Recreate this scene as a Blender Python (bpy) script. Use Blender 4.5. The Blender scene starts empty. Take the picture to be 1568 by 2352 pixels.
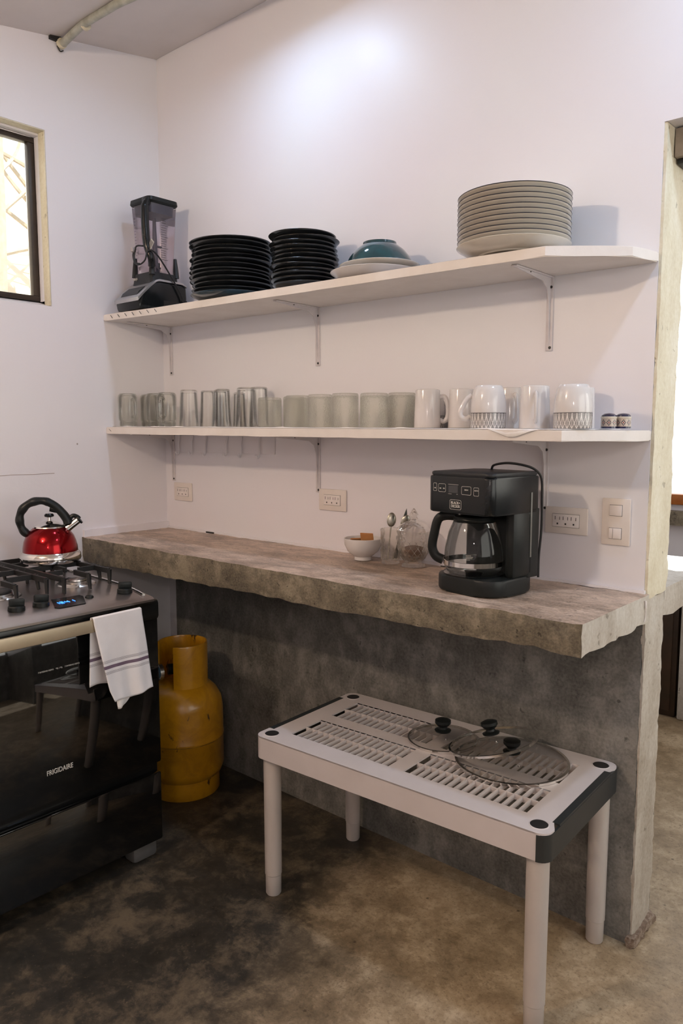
import bpy, bmesh, math, random
from mathutils import Vector, Matrix, noise, Euler
PI = math.pi
rnd = random.Random(7)
S = bpy.context.scene
C = S.collection

# ------------------------------------------------------------------ camera
cd = bpy.data.cameras.new('camera'); cam = bpy.data.objects.new('camera', cd); C.objects.link(cam)
cd.sensor_fit = 'VERTICAL'; cd.sensor_height = 24.0; cd.lens = 1750 / 2352 * 24
yaw = math.radians(48.7876); pit = math.radians(6.2288)
hf = Vector((-math.cos(yaw), math.sin(yaw), 0)); up = Vector((0, 0, 1)); rt = hf.cross(up)
F = hf * math.cos(pit) - up * math.sin(pit); U = up * math.cos(pit) + hf * math.sin(pit)
m = Matrix((rt, U, -F)).transposed().to_4x4(); m.translation = Vector((2.51764, -1.81868, 1.29))
cam.matrix_world = m; cd.clip_start = .02; S.camera = cam
# ------------------------------------------------------------------ world
w = bpy.data.worlds.new('sky'); S.world = w; w.use_nodes = True
bg = w.node_tree.nodes['Background']; bg.inputs[0].default_value = (1, .985, .95, 1); bg.inputs[1].default_value = 2.0
# ------------------------------------------------------------------ exposure
S.view_settings.view_transform = 'Standard'; S.view_settings.look = 'None'
S.view_settings.exposure = 0.12; S.view_settings.gamma = 1; S.view_settings.use_curve_mapping = False
# ------------------------------------------------------------------ lights
def area(name, loc, size, power, col, rot=(0, 0, 0), sizey=None, shape='DISK', spread=PI):
    l = bpy.data.lights.new(name, 'AREA'); l.shape = shape if sizey is None else 'RECTANGLE'
    l.size = size
    if sizey: l.size_y = sizey
    l.energy = power; l.color = col; l.spread = spread
    o = bpy.data.objects.new(name, l); o.location = loc; o.rotation_euler = rot; C.objects.link(o); return o
COOL = (.55, .74, 1.0); NEUT = (1.0, .765, .55)
LAMPS = [(.80, -.33, 2.595, 3.9, COOL), (2.36, -.33, 2.595, 7.6, COOL)]
BULBS = [(.95, -2.2, 2.17, 120, NEUT), (3.15, -2.9, 1.95, 52, (1.0, .86, .78))]  # second bulb is an added fill lamp, brightening the towel
for i, (x, y, z, p, col) in enumerate(LAMPS): area('downlight_glow', (x, y, z - .012), .11, p, col)
for x, y, z, p, col in BULBS:
    l = bpy.data.lights.new('bulb_glow', 'POINT'); l.energy = p; l.color = col; l.shadow_soft_size = .036; o = bpy.data.objects.new('bulb_glow', l); o.location = (x, y, z); C.objects.link(o)
# daylight entering through the wide opening on the right side of the kitchen and the far room
area('daylight_side', (3.93, -.75, 1.6), 1.25, 5, (1.0, .95, .76), (0, PI / 2, 0), 1.7)
area('daylight_far', (3.93, 1.0, 1.6), 1.25, 7, (1.0, .93, .74), (0, PI / 2, 0), 1.5)

# ------------------------------------------------------------------ materials
def new(name):
    m = bpy.data.materials.new(name); m.use_nodes = True; nt = m.node_tree; nt.nodes.clear()
    o = nt.nodes.new('ShaderNodeOutputMaterial'); return m, nt, o
def nd(nt, t, **kw):
    n = nt.nodes.new(t)
    for k, v in kw.items(): setattr(n, k, v)
    return n
def lk(nt, a, b): nt.links.new(a, b)
def noise_f(nt, vec, scale, detail=6, rough=.6, dist=0):
    n = nd(nt, 'ShaderNodeTexNoise'); n.inputs['Scale'].default_value = scale; n.inputs['Detail'].default_value = detail
    n.inputs['Roughness'].default_value = rough; n.inputs['Distortion'].default_value = dist
    lk(nt, vec, n.inputs['Vector']); return n.outputs['Fac']
def ramp(nt, fac, stops):
    r = nd(nt, 'ShaderNodeValToRGB'); e = r.color_ramp.elements
    while len(e) < len(stops): e.new(.5)
    for k, (p, c) in enumerate(stops):
        e[k].position = p; e[k].color = (c[0], c[1], c[2], 1) if not isinstance(c, float) else (c, c, c, 1)
    lk(nt, fac, r.inputs[0]); return r.outputs[0]
def mixc(nt, fac, a, b, mode='MIX'):
    n = nd(nt, 'ShaderNodeMix', data_type='RGBA', blend_type=mode)
    for s, v in ((0, fac), (6, a), (7, b)):
        if hasattr(v, 'node'): lk(nt, v, n.inputs[s])
        elif s == 0: n.inputs[0].default_value = v
        else: n.inputs[s].default_value = (*v, 1)
    return n.outputs[2]
def mth(nt, op, a, b=None, cl=False):
    n = nd(nt, 'ShaderNodeMath', operation=op); n.use_clamp = cl
    for s, v in ((0, a), (1, b)):
        if v is None: continue
        if hasattr(v, 'node'): lk(nt, v, n.inputs[s])
        else: n.inputs[s].default_value = v
    return n.outputs[0]
def coords(nt, kind='Object'):
    return nd(nt, 'ShaderNodeTexCoord').outputs[kind]
def pbsdf(nt, o, col, rough=.5, metal=0, bump=None, bstr=.2, bdist=.002, coat=0, spec=.5, sheen=0):
    p = nd(nt, 'ShaderNodeBsdfPrincipled')
    if hasattr(col, 'node'): lk(nt, col, p.inputs['Base Color'])
    else: p.inputs['Base Color'].default_value = (*col, 1)
    if hasattr(rough, 'node'): lk(nt, rough, p.inputs['Roughness'])
    else: p.inputs['Roughness'].default_value = rough
    p.inputs['Metallic'].default_value = metal; p.inputs['Coat Weight'].default_value = coat; p.inputs['Coat Roughness'].default_value = .05
    p.inputs['Specular IOR Level'].default_value = spec
    if bump is not None:
        b = nd(nt, 'ShaderNodeBump'); b.inputs['Strength'].default_value = bstr; b.inputs['Distance'].default_value = bdist
        lk(nt, bump, b.inputs['Height']); lk(nt, b.outputs[0], p.inputs['Normal'])
    lk(nt, p.outputs[0], o.inputs[0]); return p
def pm(name, c1, c2=None, scale=12, rough=.5, metal=0, bstr=0, bscale=60, coat=0, spec=.5, bdist=.001):
    m, nt, o = new(name); v = coords(nt)
    c2 = c2 or tuple(x * .88 for x in c1)
    col = ramp(nt, noise_f(nt, v, scale, 4), [(.35, c2), (.65, c1)])
    pbsdf(nt, o, col, rough, metal, noise_f(nt, v, bscale, 5) if bstr else None, bstr, bdist, coat, spec); return m
def concrete(name, dark, mid, light, scale=5, rough=.55, bstr=.5, streak=None, bdist=.004):
    m, nt, o = new(name); v = coords(nt)
    mp = nd(nt, 'ShaderNodeMapping'); lk(nt, v, mp.inputs[0]); mp.inputs['Scale'].default_value = streak or (1, 1, 1)
    a = noise_f(nt, mp.outputs[0], scale, 12, .7, .15); b = noise_f(nt, mp.outputs[0], scale * 4, 12, .78, .25); f = noise_f(nt, v, scale * 28, 4)
    h = mth(nt, 'ADD', mth(nt, 'MULTIPLY', a, .6), mth(nt, 'MULTIPLY', b, .4))
    col = ramp(nt, h, [(.42, dark), (.5, mid), (.575, light)])
    col = mixc(nt, .30, col, ramp(nt, f, [(.36, dark), (.64, light)]))
    pit = ramp(nt, noise_f(nt, v, scale * 7, 3, .6), [(.30, 1.0), (.345, 0.0)]); col = mixc(nt, mth(nt, 'MULTIPLY', pit, .6), col, tuple(x * .45 for x in dark))
    f = mth(nt, 'SUBTRACT', f, pit)
    hb = mth(nt, 'ADD', h, mth(nt, 'MULTIPLY', f, .18))
    pbsdf(nt, o, col, ramp(nt, b, [(.3, rough - .1), (.7, rough + .15)]), 0, hb, bstr, bdist); return m
def M_wall():
    m, nt, o = new('painted_plaster'); v = coords(nt)
    a = noise_f(nt, v, 1.6, 4, .5); sm = noise_f(nt, v, 9, 6, .55, .4)
    col = mixc(nt, ramp(nt, a, [(.35, 0.0), (.65, 1.0)]), (.785, .755, .805), (.785, .785, .82))
    sp = nd(nt, 'ShaderNodeTexVoronoi'); sp.inputs['Scale'].default_value = 5.5; lk(nt, v, sp.inputs['Vector'])
    spot = ramp(nt, sp.outputs['Distance'], [(.012, (1., 1., 1.)), (.022, (0., 0., 0.))])
    gate = ramp(nt, noise_f(nt, v, 3.1, 2), [(.52, 0.0), (.56, 1.0)])
    col = mixc(nt, mth(nt, 'MULTIPLY', spot, gate), col, (.28, .24, .22))
    hb = mth(nt, 'ADD', sm, mth(nt, 'MULTIPLY', noise_f(nt, v, 60, 3), .12))
    pbsdf(nt, o, col, .42, 0, hb, .22, .006); return m
WALL = M_wall()
CREAM = concrete('bare_cement_plaster', (.62, .55, .40), (.72, .67, .52), (.80, .76, .64), 4, .6, .7, (1, 1, .35), .005)
CONC_W = concrete('wall_cement', (.075, .074, .066), (.15, .146, .133), (.27, .258, .24), 4.5, .5, .5, (1, 1, .7), .005)
CONC_J = concrete('jamb_cement', (.36, .31, .25), (.50, .455, .395), (.60, .57, .52), 3.5, .6, .7, (1, 1, .3), .005)
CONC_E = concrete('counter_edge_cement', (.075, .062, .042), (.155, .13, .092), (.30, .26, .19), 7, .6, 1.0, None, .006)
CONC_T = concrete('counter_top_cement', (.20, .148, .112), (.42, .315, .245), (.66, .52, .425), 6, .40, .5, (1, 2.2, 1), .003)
def M_floor():
    m, nt, o = new('stained_shaded_cement_floor'); v = coords(nt)
    big = noise_f(nt, v, 1.1, 5, .6, .5); a = noise_f(nt, v, 4.6, 13, .74, .2); b = noise_f(nt, v, 15, 12, .8, .3); f = noise_f(nt, v, 90, 5, .8)
    h = mth(nt, 'ADD', mth(nt, 'MULTIPLY', a, .52), mth(nt, 'MULTIPLY', b, .48))
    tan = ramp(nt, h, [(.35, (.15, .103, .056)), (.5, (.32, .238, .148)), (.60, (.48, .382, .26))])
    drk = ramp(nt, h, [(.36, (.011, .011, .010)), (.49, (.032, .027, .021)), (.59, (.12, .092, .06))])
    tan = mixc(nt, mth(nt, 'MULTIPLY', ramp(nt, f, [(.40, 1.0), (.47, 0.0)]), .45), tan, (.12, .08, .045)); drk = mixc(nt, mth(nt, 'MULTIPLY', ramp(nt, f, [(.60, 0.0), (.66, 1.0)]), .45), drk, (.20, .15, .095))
    # greasy worn zone by the stove: stain, with shade painted in as well
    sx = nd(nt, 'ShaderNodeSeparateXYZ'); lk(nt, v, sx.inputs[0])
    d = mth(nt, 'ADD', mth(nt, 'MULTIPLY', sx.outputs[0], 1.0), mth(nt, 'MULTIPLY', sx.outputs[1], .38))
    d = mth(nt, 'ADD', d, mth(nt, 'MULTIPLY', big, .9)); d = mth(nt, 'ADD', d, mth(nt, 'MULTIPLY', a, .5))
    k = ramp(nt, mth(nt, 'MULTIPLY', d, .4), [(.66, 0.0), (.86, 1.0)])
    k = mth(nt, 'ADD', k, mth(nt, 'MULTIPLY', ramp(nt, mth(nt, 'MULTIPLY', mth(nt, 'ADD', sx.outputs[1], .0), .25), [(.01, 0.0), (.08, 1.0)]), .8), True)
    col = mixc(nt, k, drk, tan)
    sp = nd(nt, 'ShaderNodeTexVoronoi'); sp.inputs['Scale'].default_value = 13; lk(nt, v, sp.inputs['Vector'])
    col = mixc(nt, mth(nt, 'MULTIPLY', ramp(nt, sp.outputs['Distance'], [(.03, 1.0), (.07, 0.0)]), .75), col, (.05, .035, .02))
    hb = mth(nt, 'ADD', h, mth(nt, 'MULTIPLY', f, .15))
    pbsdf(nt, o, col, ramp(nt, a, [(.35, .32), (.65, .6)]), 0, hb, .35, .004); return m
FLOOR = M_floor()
CEIL = pm('ceiling_paint', (.66, .615, .61), (.60, .56, .55), 3, .4, 0, .15, 20, bdist=.004)
SHELF = pm('shelf_paint', (.80, .755, .73), (.74, .69, .66), 9, .45, 0, .5, 45, bdist=.0015)
BRKT = pm('bracket_paint', (.70, .66, .68), None, 20, .4, 0, .3, 90)
SCREW = pm('screw_black', (.02, .02, .02), None, 40, .5)
PLAST = pm('plate_plastic', (.76, .695, .655), (.72, .66, .62), 18, .4)
PLASTW = pm('insert_plastic', (.82, .76, .74), None, 18, .35)
SLOT = pm('slot_black', (.012, .01, .01), None, 50, .6)
BLK = pm('black_plastic', (.010, .012, .012), (.007, .009, .009), 30, .38, 0, .1, 200, spec=.3)
BLKG = pm('black_gloss_plastic', (.009, .011, .012), (.007, .008, .009), 30, .2, spec=.35)
TINT = pm('charcoal_plastic', (.019, .020, .023), (.015, .016, .018), 25, .38, spec=.35)
CORD = pm('rubber_cord', (.012, .012, .014), None, 50, .45)
STEEL = pm('brushed_steel', (.62, .60, .58), (.52, .50, .48), 20, .27, 1, .05, 150)
STEELD = pm('cooktop_steel', (.52, .485, .475), (.47, .44, .43), 6, .30, 1, .04, 250)
HANDLE = pm('champagne_aluminium', (.60, .51, .37), (.55, .47, .34), 20, .5, .75, .05, 200)
CHROME = pm('polished_steel', (.80, .77, .74), None, 10, .12, 1)
IRON = pm('cast_iron', (.007, .007, .008), (.011, .011, .011), 60, .5, 0, .3, 300)
RED = pm('red_enamel', (.26, .0008, .004), (.21, .0005, .003), 6, .15, .85, coat=.15)
BLACKG = pm('oven_black_glass', (.004, .004, .004), (.003, .003, .003), 5, .03, spec=.9, coat=.2)
BLACKE = pm('black_enamel', (.008, .008, .008), (.006, .006, .006), 8, .22)
GREYP = pm('grey_foot_plastic', (.12, .115, .11), None, 20, .6)
WHITEC = pm('white_ceramic', (.69, .66, .655), (.67, .64, .635), 9, .13, coat=.3)
PLATEW = pm('stoneware_white', (.66, .61, .53), (.60, .55, .48), 9, .18, coat=.3)
RIMD = pm('dark_rim_and_gap_shade', (.035, .035, .05), None, 30, .25)  # dark plate rim, widened to paint the shadow gaps between stacked plates
BLKP = pm('black_glaze', (.010, .011, .013), (.018, .022, .026), 22, .17, coat=.4)
RIMB = pm('worn_glaze_rim', (.085, .07, .05), (.02, .02, .02), 60, .3)
TEALP = pm('blue_glaze', (.012, .045, .075), (.010, .025, .04), 14, .15, coat=.5)
TEAL = pm('teal_glaze', (.012, .075, .095), (.015, .035, .045), 10, .09, coat=.6)
TABW = pm('table_white_plastic', (.60, .555, .56), (.57, .525, .525), 8, .38, 0, .1, 200)
TABB = pm('table_black_cap', (.018, .022, .024), (.022, .026, .028), 15, .42)
TABL = pm('table_leg_plastic', (.52, .475, .45), (.47, .43, .41), 6, .33)
GASP = None
WOODO = pm('orange_wood', (.50, .17, .035), (.40, .12, .02), 20, .4, 0, .2, 60)
WOODG = pm('weathered_timber', (.36, .30, .24), (.24, .20, .16), 18, .7, 0, .5, 50)
WOODD = pm('dark_cabinet_wood', (.045, .022, .012), (.03, .018, .01), 12, .45)
FRAMEB = pm('bronze_aluminium', (.055, .04, .03), (.04, .03, .025), 20, .4, .4)
PIPE = pm('painted_pipe', (.46, .47, .41), (.30, .30, .25), 25, .5, 0, .4, 60)
CLOTH = pm('white_liner_cloth', (.86, .84, .83), (.80, .77, .76), 30, .85, 0, .5, 120)
PAPER = pm('tan_paper', (.50, .24, .09), (.42, .18, .06), 30, .7)
SUGAR = pm('brown_sugar', (.13, .055, .022), (.08, .03, .012), 200, .9, 0, .6, 400)
TWIG = pm('bark', (.50, .43, .33), (.40, .34, .26), 20, .9)
EARTH = pm('dry_earth', (.70, .62, .50), (.55, .48, .38), 3, .95)
def emis(name, col, st):
    m, nt, o = new(name); e = nd(nt, 'ShaderNodeEmission'); lk(nt, ramp(nt, noise_f(nt, coords(nt), 5), [(0, col), (1, col)]), e.inputs[0]); e.inputs[1].default_value = st; lk(nt, e.outputs[0], o.inputs[0]); return m
BLUELED = emis('blue_display', (.05, .25, 1.0), 3.0); LAMPE = emis('lamp_diffuser', (.85, .92, 1.0), 6); LAMPW = emis('bulb_light', (1.0, .85, .65), 8)
PRINT = pm('white_print', (.62, .60, .56), None, 40, .5); PRINTD = pm('dark_print', (.05, .04, .05), None, 40, .5)
def glass(name, tint=(.93, .96, .93), edge=(.45, .52, .46), milky=0.0, bscale=0, bstr=.3, mcol=(.8, .8, .74), rough=.03):
    m, nt, o = new(name); v = coords(nt)
    lw = nd(nt, 'ShaderNodeLayerWeight'); lw.inputs[0].default_value = .35
    tr = nd(nt, 'ShaderNodeBsdfTransparent'); gl = nd(nt, 'ShaderNodeBsdfGlossy'); gl.inputs['Roughness'].default_value = rough; gl.inputs[0].default_value = (1, 1, 1, 1)
    fc = ramp(nt, lw.outputs['Facing'], [(.55, tint), (1.0, edge)]); lk(nt, fc, tr.inputs[0])
    hgt = noise_f(nt, v, bscale or 30, 3)
    if bscale:
        vo = nd(nt, 'ShaderNodeTexVoronoi'); vo.inputs['Scale'].default_value = bscale; lk(nt, v, vo.inputs['Vector']); hgt = vo.outputs['Distance']
    b = nd(nt, 'ShaderNodeBump'); b.inputs['Strength'].default_value = bstr if bscale else .06; b.inputs['Distance'].default_value = .002; lk(nt, hgt, b.inputs['Height']); lk(nt, b.outputs[0], gl.inputs['Normal'])
    fr = nd(nt, 'ShaderNodeFresnel'); fr.inputs[0].default_value = 1.5; lk(nt, b.outputs[0], fr.inputs['Normal'])
    mx = nd(nt, 'ShaderNodeMixShader'); lk(nt, mth(nt, 'MULTIPLY', fr.outputs[0], .68, True), mx.inputs[0]); lk(nt, tr.outputs[0], mx.inputs[1]); lk(nt, gl.outputs[0], mx.inputs[2])
    out = mx.outputs[0]
    if milky:
        df = nd(nt, 'ShaderNodeBsdfDiffuse'); df.inputs[0].default_value = (*mcol, 1); tl = nd(nt, 'ShaderNodeBsdfTranslucent'); tl.inputs[0].default_value = (*mcol, 1)
        m1 = nd(nt, 'ShaderNodeMixShader'); m1.inputs[0].default_value = .5; lk(nt, df.outputs[0], m1.inputs[1]); lk(nt, tl.outputs[0], m1.inputs[2])
        m2 = nd(nt, 'ShaderNodeMixShader'); m2.inputs[0].default_value = milky; lk(nt, out, m2.inputs[1]); lk(nt, m1.outputs[0], m2.inputs[2]); out = m2.outputs[0]
    lk(nt, out, o.inputs[0]); return m
GLASS = glass('clear_glass', (.997, 1.0, .992), (.84, .87, .83)); GLASSJ = glass('heavy_jar_glass', (.992, .998, .985), (.80, .84, .79), .03, 25, .15)
GLASST = glass('hobnail_glass', (.99, .995, .975), (.95, .96, .92), .11, 330, .8, (.95, .93, .86), .14)
GLASSC = glass('cut_glass', (.985, .97, .955), (.74, .70, .66), .06, 90, 1.0, rough=.06)
GLASSL = glass('lid_glass', (.975, .985, .98), (.75, .80, .79)); GLASSB = glass('jar_smoked_plastic', (.86, .81, .85), (.60, .56, .60), .02)
PANE = glass('window_glass', (.97, .98, .97), (.8, .85, .82)); GLASSK = glass('carafe_glass', (.78, .80, .80), (.4, .42, .42))
def M_gas():
    m, nt, o = new('yellow_gas_paint'); v = coords(nt); a = noise_f(nt, v, 14, 8, .7, 1)
    mp = nd(nt, 'ShaderNodeMapping'); lk(nt, v, mp.inputs[0]); mp.inputs['Scale'].default_value = (1, 1, .5)
    ch = noise_f(nt, mp.outputs[0], 19, 7, .66, .4)
    col = ramp(nt, a, [(.3, (.42, .19, .008)), (.6, (.60, .29, .010))])
    col = mixc(nt, ramp(nt, ch, [(.62, 0.0), (.65, 1.0)]), col, (.06, .03, .015))
    pbsdf(nt, o, col, .28, 0, a, .2, .002, .3); return m
GASP = M_gas()
def M_band():   # leaf lattice printed round the foot of a mug
    m, nt, o = new('leaf_band_print'); u = nd(nt, 'ShaderNodeUVMap').outputs[0]; s = nd(nt, 'ShaderNodeSeparateXYZ'); lk(nt, u, s.inputs[0])
    a = mth(nt, 'MULTIPLY', mth(nt, 'ABSOLUTE', mth(nt, 'SUBTRACT', mth(nt, 'FRACT', mth(nt, 'MULTIPLY', s.outputs[0], 13)), .5)), 2)
    vv = s.outputs[1]
    cv = mth(nt, 'SINE', mth(nt, 'MULTIPLY', vv, PI / 2))            # curved leaf sides
    def line(x, wd): return mth(nt, 'LESS_THAN', mth(nt, 'ABSOLUTE', x), wd)
    l1 = line(mth(nt, 'SUBTRACT', a, cv), .07); l2 = line(mth(nt, 'SUBTRACT', mth(nt, 'SUBTRACT', 1, a), cv), .07)
    rib = line(a, .05); rib2 = line(mth(nt, 'SUBTRACT', 1, a), .05)
    fold = mth(nt, 'ABSOLUTE', mth(nt, 'SUBTRACT', a, .5))
    vein = mth(nt, 'LESS_THAN', mth(nt, 'FRACT', mth(nt, 'MULTIPLY', mth(nt, 'ADD', vv, mth(nt, 'MULTIPLY', fold, 1.1)), 9)), .36)
    w = l1
    for q in (l2, rib, rib2, vein): w = mth(nt, 'MAXIMUM', w, q)
    top = mth(nt, 'GREATER_THAN', vv, .965); w = mth(nt, 'MULTIPLY', w, mth(nt, 'SUBTRACT', 1, top))
    pbsdf(nt, o, mixc(nt, w, (.035, .03, .032), (.78, .74, .72)), .15, coat=.3); return m
BAND = M_band()
def M_towel():
    m, nt, o = new('striped_towel'); u = nd(nt, 'ShaderNodeUVMap').outputs[0]; s = nd(nt, 'ShaderNodeSeparateXYZ'); lk(nt, u, s.inputs[0]); v = s.outputs[1]
    def band(c, h): return mth(nt, 'LESS_THAN', mth(nt, 'ABSOLUTE', mth(nt, 'SUBTRACT', v, c)), h)
    thin = band(.0125, .0006)
    for c in (.0145, .0165, .0185, -.0125, -.0145, -.0165, -.0185): thin = mth(nt, 'MAXIMUM', thin, band(c, .0005))
    wv = noise_f(nt, coords(nt), 300, 2); ba = noise_f(nt, coords(nt), 14, 3)
    col = ramp(nt, ba, [(.3, (.78, .755, .775)), (.7, (.84, .82, .84))])
    col = mixc(nt, mth(nt, 'MULTIPLY', thin, .75), col, (.20, .17, .20)); col = mixc(nt, band(0, .0045), col, (.175, .12, .17))
    pbsdf(nt, o, col, .9, 0, wv, .4, .0008); return m
TOWEL = M_towel()
def M_pot():
    m, nt, o = new('painted_pot_glaze'); u = nd(nt, 'ShaderNodeUVMap').outputs[0]; s = nd(nt, 'ShaderNodeSeparateXYZ'); lk(nt, u, s.inputs[0])
    a = mth(nt, 'ABSOLUTE', mth(nt, 'SUBTRACT', mth(nt, 'FRACT', mth(nt, 'MULTIPLY', s.outputs[0], 8)), .5)); b = mth(nt, 'ABSOLUTE', mth(nt, 'SUBTRACT', s.outputs[1], .5))
    d = mth(nt, 'ADD', a, b); ring = mth(nt, 'LESS_THAN', mth(nt, 'ABSOLUTE', mth(nt, 'SUBTRACT', d, .36)), .06); cr = mth(nt, 'LESS_THAN', mth(nt, 'ABSOLUTE', mth(nt, 'SUBTRACT', a, b)), .05)
    cr = mth(nt, 'MULTIPLY', cr, mth(nt, 'LESS_THAN', d, .4)); col = mixc(nt, mth(nt, 'MAXIMUM', ring, cr), (.50, .42, .36), (.03, .025, .05))
    col = mixc(nt, mth(nt, 'LESS_THAN', d, .09), col, (.45, .10, .09)); pbsdf(nt, o, col, .2, coat=.3); return m
POT = M_pot(); NAVY = pm('navy_glaze', (.018, .018, .07), (.012, .012, .04), 20, .15, coat=.4)

# ------------------------------------------------------------------ mesh helpers
def nb(): return bmesh.new()
def finish(bm, name, mats, parent=None, loc=None, rot=None, angle=35, uv=None):
    bmesh.ops.recalc_face_normals(bm, faces=bm.faces[:]) if not getattr(bm, 'keep', False) else None
    for f in bm.faces: f.smooth = True
    ca = math.radians(angle)
    for e in bm.edges:
        if len(e.link_faces) == 2 and e.calc_face_angle(0) > ca: e.smooth = False
    me = bpy.data.meshes.new(name); bm.to_mesh(me); bm.free()
    for mt in (mats if isinstance(mats, (list, tuple)) else [mats]): me.materials.append(mt)
    o = bpy.data.objects.new(name, me); C.objects.link(o)
    if parent: o.parent = parent
    if loc: o.location = loc
    if rot: o.rotation_euler = rot
    return o
def box(bm, x0, x1, y0, y1, z0, z1, bev=0, seg=2, mi=0, rot=None):
    r = bmesh.ops.create_cube(bm, size=1); vs = r['verts']
    bmesh.ops.scale(bm, vec=(x1 - x0, y1 - y0, z1 - z0), verts=vs)
    es = list({e for v in vs for e in v.link_edges})
    if bev:
        q = bmesh.ops.bevel(bm, geom=es, offset=bev, segments=seg, affect='EDGES', profile=.5); vs = list({v for f in q['faces'] for v in f.verts} | {v for v in vs if v.is_valid})
    if rot: bmesh.ops.rotate(bm, cent=(0, 0, 0), matrix=rot, verts=vs)
    bmesh.ops.translate(bm, vec=((x0 + x1) / 2, (y0 + y1) / 2, (z0 + z1) / 2), verts=vs)
    if mi:
        for f in {f for v in vs for f in v.link_faces}: f.material_index = mi
    return vs
def lathe(bm, prof, seg=32, cx=0, cy=0, mats=None, uvr=None, sx=1, sy=1):
    rings = []
    for r, z in prof:
        if r < 1e-6: rings.append([bm.verts.new((cx, cy, z))])
        else: rings.append([bm.verts.new((cx + sx * r * math.cos(2 * PI * k / seg), cy + sy * r * math.sin(2 * PI * k / seg), z)) for k in range(seg)])
    uvl = bm.loops.layers.uv.verify() if uvr else None
    for i in range(len(prof) - 1):
        a, b = rings[i], rings[i + 1]
        for k in range(seg):
            k2 = (k + 1) % seg
            if len(a) == 1 and len(b) == 1: continue
            if len(a) == 1: vs = [a[0], b[k2], b[k]]
            elif len(b) == 1: vs = [a[k], a[k2], b[0]]
            else: vs = [a[k], a[k2], b[k2], b[k]]
            f = bm.faces.new(vs)
            if mats: f.material_index = mats[i]
            if uvr and len(vs) == 4:
                z0, z1 = uvr; us = [k / seg, (k + 1) / seg, (k + 1) / seg, k / seg]
                for l, uu in zip(f.loops, us): l[uvl].uv = (uu, (l.vert.co.z - z0) / (z1 - z0))
    return rings
def tube(bm, pts, rad, seg=10, caps=True, flat=1.0, closed=False):
    pts = [Vector(p) for p in pts]; n = len(pts); rad = rad if isinstance(rad, (list, tuple)) else [rad] * n
    prev = None; rings = []
    for i, p in enumerate(pts):
        if closed: t = (pts[(i + 1) % n] - pts[i - 1]).normalized()
        else: t = (pts[min(i + 1, n - 1)] - pts[max(i - 1, 0)]).normalized()
        if prev is None: a = t.orthogonal().normalized() if abs(t.z) > .95 else t.cross(Vector((0, 0, 1))).normalized()
        else: a = (prev - t * prev.dot(t)).normalized()
        prev = a; b = t.cross(a)
        rings.append([bm.verts.new(p + a * rad[i] * math.cos(2 * PI * k / seg) + b * rad[i] * flat * math.sin(2 * PI * k / seg)) for k in range(seg)])
    for i in range(n if closed else n - 1):
        a, b = rings[i], rings[(i + 1) % n]
        for k in range(seg): bm.faces.new([a[k], a[(k + 1) % seg], b[(k + 1) % seg], b[k]])
    if caps and not closed: bm.faces.new(rings[0][::-1]); bm.faces.new(rings[-1])
def cr(pts, n=6):
    P = [Vector(p) for p in pts]; P = [P[0] * 2 - P[1]] + P + [P[-1] * 2 - P[-2]]; out = []
    for i in range(1, len(P) - 2):
        for k in range(n):
            t = k / n; a, b, c, d = P[i - 1], P[i], P[i + 1], P[i + 2]
            out.append(.5 * ((2 * b) + (c - a) * t + (2 * a - 5 * b + 4 * c - d) * t * t + (3 * b - a - 3 * c + d) * t ** 3))
    out.append(P[-2]); return out
def prism(bm, poly, h0, h1, axis='z', bev=0, mi=0):
    def pt(a, b, h): return {'z': (a, b, h), 'y': (a, h, b), 'x': (h, a, b)}[axis]
    lo = [bm.verts.new(pt(a, b, h0)) for a, b in poly]; hi = [bm.verts.new(pt(a, b, h1)) for a, b in poly]; n = len(poly)
    fs = [bm.faces.new(lo[::-1]), bm.faces.new(hi)] + [bm.faces.new([lo[i], lo[(i + 1) % n], hi[(i + 1) % n], hi[i]]) for i in range(n)]
    for f in fs: f.material_index = mi
    if bev:
        es = list({e for f in fs[:2] for e in f.edges}); bmesh.ops.bevel(bm, geom=es, offset=bev, segments=2, affect='EDGES', profile=.5)
def rrect(x0, x1, y0, y1, r, n=5):
    out = []
    for cx, cy, a in ((x1 - r, y1 - r, 0), (x0 + r, y1 - r, 90), (x0 + r, y0 + r, 180), (x1 - r, y0 + r, 270)):
        for k in range(n + 1):
            t = math.radians(a + 90 * k / n); out.append((cx + r * math.cos(t), cy + r * math.sin(t)))
    return out
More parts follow.
